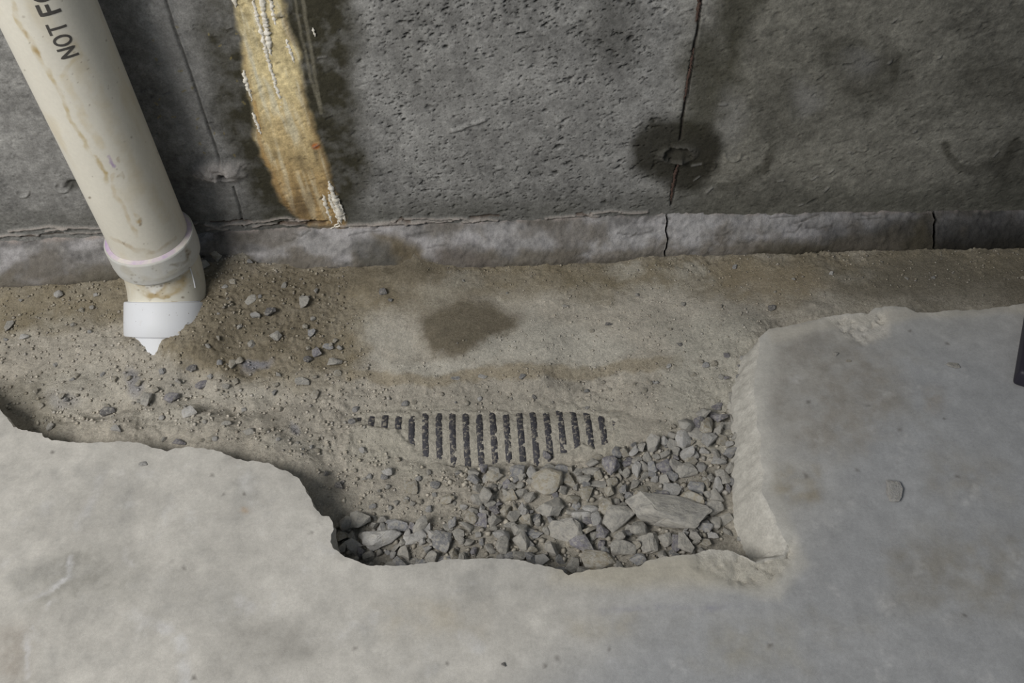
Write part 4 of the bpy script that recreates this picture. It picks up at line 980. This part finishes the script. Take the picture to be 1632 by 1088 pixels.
# stones one can single out
HERO = [
    (1062, 816, 124, 62, 'grey', 'block', 7, 62, 'largest tan-grey boulder in the gravel beside the right slab edge'),
    (1100, 800, 40, 44, 'tan', 'ang', 5, 40, 'tan wedge of stone leaning on the right end of the largest boulder'),
    (872, 766, 50, 46, 'tan', 'round', 1, 40, 'big tan rounded stone below the right half of the drain ribs'),
    (874, 806, 46, 42, 'grey', 'block', 3, 34, 'squarish grey stone just below the big tan rounded stone'),
    (902, 846, 52, 42, 'grey', 'block', 1, 38, 'broad grey stone in the middle of the gravel, above the pale pebble at the slab'),
    (930, 866, 52, 34, 'violet', 'ang', 3, 36, 'violet sparkling wedge stone above the tan domed stone'),
    (952, 892, 60, 34, 'tan', 'round', 5, 34, 'tan domed stone resting against the front slab edge'),
    (983, 828, 54, 42, 'grey', 'round', 2, 40, 'lumpy grey stone touching the left end of the largest boulder'),
    (846, 850, 44, 24, 'blue', 'flat', 4, 20, 'smooth blue-grey tilted slab of stone in the middle of the gravel'),
    (832, 860, 28, 36, 'grey', 'ang', 7, 30, 'upright pale grey stone left of the smooth blue-grey slab of stone'),
    (768, 830, 26, 42, 'violet', 'flat', 1, 24, 'thin violet-grey stone at the left border of the dense gravel'),
    (860, 892, 30, 22, 'pale', 'round', 4, 20, 'pale oval pebble lying on the front slab edge'),
    (810, 886, 22, 16, 'blue', 'round', 6, 16, 'small blue-green round pebble against the front slab edge'),
    (604, 858, 66, 36, 'pale', 'block', 0, 34, 'long whitish rock in the hollow at the left slab corner'),
    (574, 830, 36, 38, 'grey', 'ang', 4, 34, 'blocky grey stone at the top of the left slab hollow'),
    (632, 840, 34, 30, 'blue', 'ang', 5, 28, 'blue-grey stone behind the long whitish rock'),
    (656, 862, 32, 24, 'pale', 'ang', 8, 20, 'white triangular stone right of the long whitish rock'),
    (704, 862, 36, 36, 'blue', 'ang', 0, 26, 'pointed blue-grey stone alone at the right of the left hollow'),
    (646, 880, 28, 28, 'grey', 'ang', 3, 24, 'grey block under the white triangular stone'),
    (655, 896, 36, 16, 'grey', 'flat', 3, 14, 'thin grey stone wedged at the slab edge under the grey block'),
    (625, 884, 14, 20, 'pale', 'ang', 6, 16, 'small white spike of stone below the long whitish rock'),
    (710, 890, 40, 16, 'blue', 'flat', 5, 14, 'flat blue-grey stone half under the front slab edge'),
    (1060, 742, 30, 30, 'violet', 'ang', 7, 24, 'dark violet-faced stone at the upper part of the gravel'),
    (1094, 752, 38, 34, 'grey', 'ang', 8, 28, 'grey five-sided stone right of the dark violet-faced stone'),
    (1018, 748, 22, 30, 'pale', 'ang', 1, 22, 'pale upright stone left of the dark violet-faced stone'),
    (1070, 780, 34, 26, 'pale', 'ang', 2, 20, 'whitish wedge stone on the upper side of the largest boulder'),
    (1110, 778, 30, 24, 'blue', 'ang', 0, 22, 'blue-grey stone against the top right of the largest boulder'),
    (1000, 736, 26, 22, 'violet', 'flat', 2, 16, 'violet flat stone at the upper left of the gravel heap'),
    (1146, 736, 24, 22, 'pale', 'ang', 4, 20, 'pale round-edged stone against the broken right face, above the others'),
    (1138, 810, 28, 36, 'grey', 'ang', 5, 28, 'tall grey stone between the largest boulder and the right slab face'),
    (1122, 840, 32, 28, 'blue', 'ang', 6, 26, 'mottled blue stone under the tall grey stone at the right'),
    (1142, 834, 22, 22, 'grey', 'round', 7, 20, 'round grey pebble beside the mottled blue stone'),
    (1094, 864, 28, 36, 'grey', 'block', 5, 26, 'brown-grey upright block below the largest boulder'),
    (1062, 858, 26, 26, 'grey', 'ang', 7, 24, 'small grey wedge below the left half of the largest boulder'),
    (1078, 864, 18, 30, 'violet', 'ang', 2, 22, 'narrow violet stone between two blocks below the largest boulder'),
    (1034, 866, 40, 42, 'grey', 'block', 4, 30, 'big pale-grey stone at the slab edge left of the narrow violet stone'),
    (990, 874, 44, 38, 'grey', 'ang', 5, 32, 'speckled grey stone right of the violet sparkling wedge'),
    (1018, 892, 26, 20, 'blue', 'round', 0, 18, 'blue-ringed pebble lying on the slab edge near its right dip'),
    (960, 850, 22, 36, 'violet', 'ang', 4, 24, 'slender violet stone left of the lumpy grey stone'),
    (788, 760, 30, 26, 'tan', 'ang', 4, 20, 'tan stone at the upper left corner of the gravel below the ribs'),
    (818, 762, 18, 26, 'blue', 'flat', 6, 14, 'thin blue-grey stone right of the tan corner stone'),
    (830, 760, 18, 24, 'grey', 'ang', 6, 18, 'grey chip between the thin blue-grey stone and the big tan stone'),
    (906, 764, 34, 28, 'tan', 'ang', 3, 22, 'tan stone right of the big tan rounded stone'),
    (952, 770, 32, 22, 'grey', 'flat', 0, 18, 'flat grey stone at the top centre of the gravel'),
    (812, 792, 28, 26, 'tan', 'ang', 8, 22, 'rusty tan stone in the left part of the dense gravel'),
    (935, 788, 26, 24, 'tan', 'round', 2, 22, 'tan-grey round stone in the centre of the gravel'),
    (1112, 690, 40, 34, 'grey', 'flat', 4, 18, 'dusty flat stone bedded in the dirt above the right gravel'),
    (1166, 680, 34, 20, 'grey', 'flat', 1, 16, 'dusty oblong stone near the right slab face'),
    (1170, 636, 22, 34, 'grey', 'ang', 2, 16, 'dusty brick-like stone bedded beside the upper right slab face'),
    (1144, 648, 20, 18, 'violet', 'flat', 7, 12, 'violet flake in the dirt left of the dusty brick-like stone'),
    (1122, 718, 18, 16, 'pale', 'ang', 3, 14, 'white chip above the right side of the gravel'),
    (1162, 708, 14, 14, 'pale', 'ang', 5, 12, 'small white chip against the right slab face'),
    # on the dirt
    (872, 724, 14, 20, 'violet', 'round', 3, 14, 'smooth lilac pebble at the foot of a drain rib'),
    (952, 729, 22, 12, 'tan', 'round', 8, 10, 'yellow oval pebble below the right drain ribs'),
    (618, 752, 18, 16, 'pale', 'round', 0, 16, 'pale round pebble with a dark side below the left drain ribs'),
    (655, 776, 26, 26, 'tan', 'ang', 0, 16, 'tan pointed stone in the dirt below the left ribs'),
    (694, 772, 16, 15, 'blue', 'round', 1, 12, 'blue-grey round pebble in the dirt left of the gravel'),
    (692, 788, 9, 8, 'pale', 'ang', 0, 8, 'tiny white pebble beneath the blue-grey round pebble'),
    (710, 797, 32, 24, 'tan', 'ang', 6, 16, 'tan flat-topped stone in the dirt left of the gravel'),
    (541, 773, 18, 16, 'dark', 'ang', 3, 16, 'dark grey cube-like stone near the left slab edge'),
    (520, 755, 10, 12, 'dark', 'ang', 1, 10, 'small dark chip near the left slab edge'),
    (484, 480, 20, 20, 'grey', 'ang', 2, 18, 'grey stone on dark dirt right of the pipe, nearest the ochre stain'),
    (400, 478, 26, 18, 'grey', 'flat', 2, 14, 'flat dusty stone on the dark dirt right of the pipe'),
    (428, 496, 26, 24, 'dark', 'ang', 6, 18, 'dark angular stone on the dirt heap right of the pipe'),
    (406, 502, 16, 12, 'pale', 'ang', 5, 12, 'pale chip beside the dark angular stone'),
    (440, 534, 20, 18, 'grey', 'ang', 7, 16, 'grey stone lower on the dirt heap right of the pipe'),
    (496, 530, 16, 14, 'blue', 'ang', 2, 14, 'blue-grey stone at the right foot of the dirt heap'),
    (524, 552, 18, 12, 'blue', 'flat', 3, 12, 'flat blue-grey stone right of the heap, by the bare footing'),
    (504, 563, 18, 22, 'violet', 'ang', 8, 16, 'tall violet-grey stone at the right foot of the dirt heap'),
    (534, 578, 24, 20, 'grey', 'ang', 4, 18, 'grey stone at the corner of the bare footing'),
    (490, 572, 14, 12, 'dark', 'round', 5, 12, 'round dark pebble left of the stone at the footing corner'),
    (502, 628, 14, 16, 'tan', 'round', 4, 14, 'tan round pebble between the elbow and the drain ribs'),
    (480, 608, 24, 20, 'grey', 'ang', 5, 16, 'grey-tan stone with a shadowed hollow above the tan round pebble'),
    (370, 580, 16, 18, 'tan', 'round', 2, 12, 'tan oval pebble right of the pipe foot'),
    (381, 575, 13, 15, 'tan', 'round', 6, 11, 'smaller tan pebble touching the tan oval pebble'),
    (325, 612, 30, 18, 'violet', 'ang', 1, 14, 'slate-violet stone in the dirt below the pipe foot'),
    (335, 599, 10, 9, 'pale', 'ang', 7, 9, 'white chip above the slate-violet stone'),
    (274, 634, 24, 18, 'violet', 'round', 7, 16, 'rounded violet stone left of the slate-violet stone'),
    (300, 658, 28, 24, 'pale', 'ang', 8, 20, 'dusty pale stone low in the dirt between pipe foot and slab'),
    (233, 636, 18, 26, 'grey', 'ang', 0, 18, 'dusty upright stone left of the rounded violet stone'),
    (306, 584, 20, 16, 'dark', 'flat', 5, 10, 'dark flat stone right under the pipe foot'),
    (306, 588, 10, 9, 'pale', 'ang', 2, 9, 'pale chip on the dark flat stone'),
    (186, 682, 20, 14, 'pale', 'ang', 3, 12, 'pale stone chip at the back of the left slab edge'),
    (170, 656, 22, 20, 'dark', 'ang', 5, 16, 'dark lump of stone beside the dusty concrete knob at the left'),
    (262, 700, 10, 10, 'grey', 'ang', 1, 10, 'grey chip in the notch of the left slab edge'),
    (286, 706, 20, 14, 'violet', 'ang', 4, 14, 'violet-grey stone tucked behind the left slab edge'),
    (360, 615, 12, 10, 'grey', 'round', 1, 9, 'little grey pebble in the trodden dirt below the heap'),
    (397, 688, 18, 14, 'grey', 'round', 0, 14, 'grey round stone above the curved left slab edge'),
    (360, 675, 16, 12, 'grey', 'ang', 5, 12, 'grey dirt-covered stone left of the grey round stone'),
    (93, 468, 12, 13, 'pale', 'round', 5, 12, 'lone white pebble on the dirt left of the pipe'),
    (152, 470, 8, 8, 'pale', 'ang', 8, 7, 'small pale chip between the lone white pebble and the pipe'),
    (39, 537, 14, 11, 'pale', 'ang', 4, 9, 'pale elongated chip at the far left dirt'),
    (14, 518, 14, 18, 'grey', 'ang', 2, 12, 'grey stone at the far left border above the pale chip'),
    (324, 422, 24, 22, 'grey', 'ang', 1, 20, 'reddish grey rubble stone in the pipe shadow'),
    (346, 402, 30, 26, 'tan', 'ang', 7, 22, 'brown rubble stone between the pipe and the cove'),
    (398, 416, 12, 9, 'blue', 'ang', 3, 8, 'small blue chip at the top of the dirt heap'),
    (610, 466, 14, 16, 'dark', 'ang', 8, 14, 'dark stone lying on the footing below the cove'),
    (622, 478, 9, 7, 'dark', 'ang', 0, 7, 'little dark chip under the dark stone on the footing'),
    (832, 600, 12, 11, 'blue', 'round', 2, 9, 'blue pebble just under the footing ledge'),
    (770, 600, 16, 10, 'pale', 'flat', 4, 7, 'pale flat chip just under the footing ledge'),
    (726, 602, 16, 10, 'blue', 'flat', 0, 7, 'blue-grey flat chip left of the pale flat chip under the ledge'),
    (852, 632, 8, 8, 'dark', 'round', 3, 7, 'dark pebble above the right drain ribs'),
    (645, 643, 12, 12, 'blue', 'round', 6, 10, 'blue-white pebble above the left drain ribs'),
    (660, 640, 10, 8, 'tan', 'ang', 2, 7, 'tan chip beside the blue-white pebble above the ribs'),
    (765, 635, 8, 9, 'pale', 'round', 8, 8, 'white round pebble above the middle drain ribs'),
    (935, 650, 12, 8, 'pale', 'flat', 7, 6, 'white flake above the right drain ribs'),
    (900, 487, 14, 9, 'grey', 'flat', 6, 7, 'grey flake on the footing right of the damp patch'),
    (970, 517, 12, 10, 'dark', 'ang', 4, 8, 'dark crumb on the pale footing'),
    (1230, 490, 14, 11, 'dark', 'ang', 2, 10, 'dark stone at the back of the right slab edge'),
    (1158, 566, 12, 10, 'violet', 'ang', 0, 8, 'violet chip at the upper end of the right break'),
    (1156, 602, 14, 10, 'violet', 'ang', 6, 8, 'violet chip above the dusty brick-like stone'),
    (1066, 583, 14, 9, 'pale', 'flat', 2, 7, 'pale chip at the right end of the footing ledge'),
    (1084, 548, 10, 7, 'dark', 'ang', 7, 6, 'dark crumb right of the pale footing'),
    (1240, 888, 16, 14, 'blue', 'round', 4, 10, 'blue-white pebble set in the spalled slab corner'),
    (1180, 858, 10, 9, 'pale', 'round', 3, 8, 'white pebble on the sloping right slab face'),
]
for (px, py, w_, h_, c_, kd, i_, ht, lab) in HERO:
    stone('stone', px, py, w_, h_, c_, kd, i_, spin=random.uniform(-.25, .25), sink=.10 if py > 690 and px > 540 else .2, tilt=.22, height=ht, lab=lab, group='broken gravel stones')
# loose stones lying on the slab
for (px, py, w_, h_, c_, kd, i_, ht, lab) in [
    (1425, 781, 27, 36, 'pale', 'ang', 2, 14, 'blue-white stone chip lying alone on the right slab'),
    (1521, 582, 20, 10, 'grey', 'flat', 3, 8, 'small grey flake on the right slab below the far dirt strip'),
    (228, 738, 14, 9, 'pale', 'flat', 5, 7, 'small white chip on the left slab near its broken edge'),
    (803, 1058, 9, 7, 'dark', 'ang', 3, 7, 'tiny dark crumb on the slab at the bottom of the picture'),
    (1334, 564, 12, 8, 'grey', 'ang', 1, 6, 'grey crumb on the right slab under the rough chipped patch'),
    (1352, 575, 8, 6, 'tan', 'ang', 5, 4, 'tan crumb beside the grey crumb on the right slab')]:
    o = stone('stone_chip', px, py, w_, h_, c_, kd, i_, spin=random.uniform(-.2, .2), sink=.10, tilt=.08, height=ht, z=0.0, lab=lab, group='loose chips on the slab')

# the rest of the gravel: packed from large to small
HEAP = [(745, 735), (800, 742), (880, 742), (960, 728), (1000, 712), (1060, 700), (1110, 668), (1170, 655), (1196, 690), (1175, 735), (1160, 790), (1162, 850), (1120, 884), (1020, 904), (905, 918), (800, 896), (720, 902), (600, 906), (540, 884),
        (530, 838), (560, 818), (640, 832), (700, 838), (745, 815), (760, 780)]
HW = np.array([at_z(a, b_, -.065)[:2] for a, b_ in HEAP])
lo, hi = HW.min(0), HW.max(0)
heap_done = 0; tries = 0
plist = list(placed)
while heap_done < 245 and tries < 30000:
    tries += 1
    frac = heap_done / 245
    rpx = (16 - 9.5 * frac ** .6) * random.uniform(.85, 1.15)
    x, y = random.uniform(lo[0], hi[0]), random.uniform(lo[1], hi[1])
    if not inside(np.array([[x, y]]), HW)[0]: continue
    rad = rpx * .00086
    if any((x - a) ** 2 + (y - b_) ** 2 < ((rad + q) * .54) ** 2 for a, b_, q in plist): 
        continue
    z = gz_at(x, y)
    q = image_coords(np.array([[x, y, z]]))[0]
    c_ = random.choice(['grey'] * 6 + ['blue'] * 2 + ['violet', 'pale', 'pale', 'tan', 'tan']); kd = random.choice(['ang', 'ang', 'block', 'block', 'round', 'flat'])
    where = ('in the left slab hollow' if q[0] < 690 else 'against the right slab face' if q[0] > 1120 else 'at the front slab edge' if q[1] > 868
             else 'around the largest boulder' if q[0] > 985 and q[1] > 770 else 'at the upper right heap' if q[0] > 985 else 'just below the drain ribs' if q[1] < 772
             else 'at the left heap border' if q[0] < 800 else 'in the middle of the heap')
    gravel_label = '%s %s %s gravel stone %s' % ('large' if rpx > 12 else 'medium' if rpx > 9 else 'small', CNAME[c_], KNAME[kd], where)
    stone('gravel_stone', q[0], q[1], rpx * 2 * random.uniform(.9, 1.25), rpx * 2 * random.uniform(.75, 1.0), c_, kd, sink=random.uniform(-.15, .22), tilt=.7, spin=random.uniform(0, 6.28),
          lab=gravel_label, group='packed gravel of the heap')
    plist.append((x, y, rad)); heap_done += 1
# small pebbles strewn over the dirt
done = 0
WHERE = ['on far left dirt', 'behind the left slab edge', 'on the dark dirt heap', 'below the pipe foot', 'in dirt left of gravel', 'just above the drain ribs', 'on the footing below the cove', 'beside upper right slab face', 'behind the right slab']
FIELD = [([(-10, 470), (200, 480), (200, 600), (-10, 600)], 12, 4.2), ([(10, 600), (260, 590), (320, 700), (80, 690)], 34, 5.2), ([(320, 430), (540, 440), (560, 620), (330, 600)], 40, 5.2), ([(280, 600), (560, 620), (600, 720), (440, 725), (300, 700)], 40, 5.0),
         ([(500, 720), (640, 730), (760, 760), (740, 820), (640, 830), (560, 800)], 40, 5.2), ([(600, 610), (1080, 600), (1080, 650), (600, 655)], 24, 4.0), ([(600, 430), (1250, 420), (1250, 500), (1000, 560), (850, 480)], 22, 3.6), ([(980, 600), (1190, 560), (1190, 690), (1000, 690)], 24, 4.6),
         ([(1250, 420), (1632, 410), (1632, 470), (1280, 490)], 12, 3.4)]
for (poly, n, rp), where in zip(FIELD, WHERE):
    n = int(n * .6)
    pa = np.array(poly); k_ = 0
    while k_ < n:
        px, py = random.uniform(pa[:, 0].min(), pa[:, 0].max()), random.uniform(pa[:, 1].min(), pa[:, 1].max())
        if not inside(np.array([[px, py]]), poly)[0]: continue
        r_ = rp * random.uniform(.7, 1.25)
        k_ += 1
        if 205 < px < 330 and 380 < py < 575: continue
        c_ = random.choice(['grey', 'grey', 'tan', 'tan', 'tan', 'blue', 'pale']); kd = random.choice(['ang', 'round'])
        stone('dirt_pebble', px, py, r_ * 2, r_ * 1.7, c_, kd, sink=.25, spin=random.uniform(0, 6.28),
              lab='%s %s %s pebble %s' % ('tiny' if r_ < rp else 'little', CNAME[c_], KNAME[kd], where), cat='pebble', group='tiny pebbles strewn over the dirt')
# where several would read the same, say which one by its order from the left
ORD = ['leftmost', 'second', 'third', 'fourth', 'fifth', 'sixth', 'seventh', 'eighth', 'ninth', 'tenth', 'eleventh', 'twelfth']
same = {}
for o in C.objects:
    if o.name.startswith(('gravel_stone', 'dirt_pebble')): same.setdefault(o['label'], []).append(o)
for lab, obs in same.items():
    if 1 < len(obs) <= len(ORD):
        obs.sort(key=lambda o: o.location.x)
        for i, o in enumerate(obs): o['label'] = lab + (', leftmost such' if i == 0 else ', rightmost such' if i == len(obs) - 1 else ', %s from left' % ORD[i])
# grit too small to count
def grit(name, n, poly, smin, smax, cols, parent):
    pa = np.array([at_z(a, b_, -.06)[:2] for a, b_ in poly]); l_, h_ = pa.min(0), pa.max(0)
    pts = rng.uniform(l_, h_, (n * 3, 2)); pts = pts[inside(pts, pa)][:n]
    z = np.array([gz_at(a, b_) for a, b_ in pts])
    ico = np.array([(0, 0, 1), (.9, 0, .2), (.3, .85, .1), (-.8, .5, .25), (-.75, -.55, .1), (.3, -.9, .2), (0, 0, -.8)])
    tri = np.array([(0, 1, 2), (0, 2, 3), (0, 3, 4), (0, 4, 5), (0, 5, 1), (6, 2, 1), (6, 3, 2), (6, 4, 3), (6, 5, 4), (6, 1, 5)])
    s = rng.uniform(0, 1, len(pts)) ** 2.5 * (smax - smin) + smin
    a = rng.uniform(0, 6.28, len(pts)); V = np.tile(ico, (len(pts), 1, 1)) * (1 + rng.normal(size=(len(pts), 7, 3)) * .22)
    ca, sa = np.cos(a)[:, None], np.sin(a)[:, None]
    V = np.stack([V[..., 0] * ca - V[..., 1] * sa, V[..., 0] * sa + V[..., 1] * ca, V[..., 2] * .75], -1) * s[:, None, None]
    V[..., :2] += pts[:, None, :]; V[..., 2] += (z + s * .25)[:, None]
    T = (tri[None] + (np.arange(len(pts)) * 7)[:, None, None]).reshape(-1)
    ci = rng.integers(0, len(cols), len(pts)); cc = .65 * dirt_col[np.clip(np.searchsorted(gx, pts[:, 0]), 0, len(gx) - 1), np.clip(np.searchsorted(gy, pts[:, 1]), 0, len(gy) - 1)] + .35 * np.array(cols)[ci]
    cc = cc * rng.uniform(.8, 1.2, (len(pts), 1))
    me = mesh_np(name, V.reshape(-1, 3), T, 3, np.repeat(cc, 7, 0), smooth=False)
    return tag(link(name, me, MAT['grit'], parent), kind='stuff')
MAT['grit'] = tinted_mat('grit', [(500, .8, 1.2)], [(900, .4, .001)], .95, .1)
pal = [(.40, .375, .32), (.44, .41, .35), (.28, .25, .20), (.27, .27, .28), (.22, .19, .14), (.45, .43, .39)]
g0 = grit('loose_grit', 3600, [(-40, 455), (300, 440), (560, 440), (600, 600), (640, 640), (560, 660), (640, 720), (760, 750), (760, 830), (560, 840), (470, 740), (300, 700), (60, 690), (-40, 620)], .0007, .0036, pal, None)
tag(g0, 'loose grit and crumbs over the dirt around the pipe and left slab edge', 'grit')
g1 = grit('gravel_fines', 1300, HEAP + [(680, 760)], .0014, .0058, pal[:4] + [(.33, .31, .28)], None)
tag(g1, 'fine crushed gravel filling the gaps of the stone heap', 'gravel')
g2 = grit('footing_grit', 2200, [(560, 430), (1230, 415), (1632, 405), (1632, 470), (1260, 500), (1190, 560), (1190, 690), (1060, 690), (1000, 650), (600, 655), (600, 600), (900, 500)], .0007, .0026, pal, None)
tag(g2, 'sparse fine grit over the footing strip at the wall', 'grit')

# ------------------------------------------------------------------ corner of a dark plastic case standing on the slab at the right
mt, nt, b = new_mat('dark_violet_plastic')
tc = N(nt, 'ShaderNodeTexCoord').outputs['Object']
nt.links.new(mixnode(nt, (.014, .012, .022, 1), (.026, .024, .036, 1), noise(nt, 40, 4, .6, tc).outputs[0]), b.inputs['Base Color'])
b.inputs['Roughness'].default_value = .55
MAT['case'] = mt
c0 = at_z(1611, 614, 0.0); c1 = at_z(1632, 492, .0)
case = tag(empty('plastic_case', (c0[0], c0[1], 0)), 'dark violet-black plastic case cut off by the right picture border', 'case')
u = Vector((c1[0] - c0[0], c1[1] - c0[1], 0)).normalized(); v = Vector((u.y, -u.x, 0))
def case_box(name, a0, a1, b0, b1, z0, z1, bev):
    bm = bmesh.new()
    for a in (a0, a1):
        for b_ in (b0, b1):
            for z in (z0, z1): bm.verts.new(u * a + v * b_ + Vector((0, 0, z)))
    bmesh.ops.convex_hull(bm, input=bm.verts)
    bmesh.ops.dissolve_limit(bm, angle_limit=.05, verts=bm.verts, edges=bm.edges)
    bmesh.ops.bevel(bm, geom=list(bm.edges), offset=bev, segments=3, affect='EDGES', profile=.5)
    bmesh.ops.recalc_face_normals(bm, faces=bm.faces)
    me = bpy.data.meshes.new(name); bm.to_mesh(me); bm.free(); me.materials.append(MAT['case'])
    for p in me.polygons: p.use_smooth = True
    try: me.set_sharp_from_angle(angle=math.radians(40))
    except Exception: pass
    return link(name, me, None, case)
case_box('body', .0, .26, 0, .34, .001, .030, .006)
case_box('lid', .003, .257, .003, .337, .0305, .046, .005)
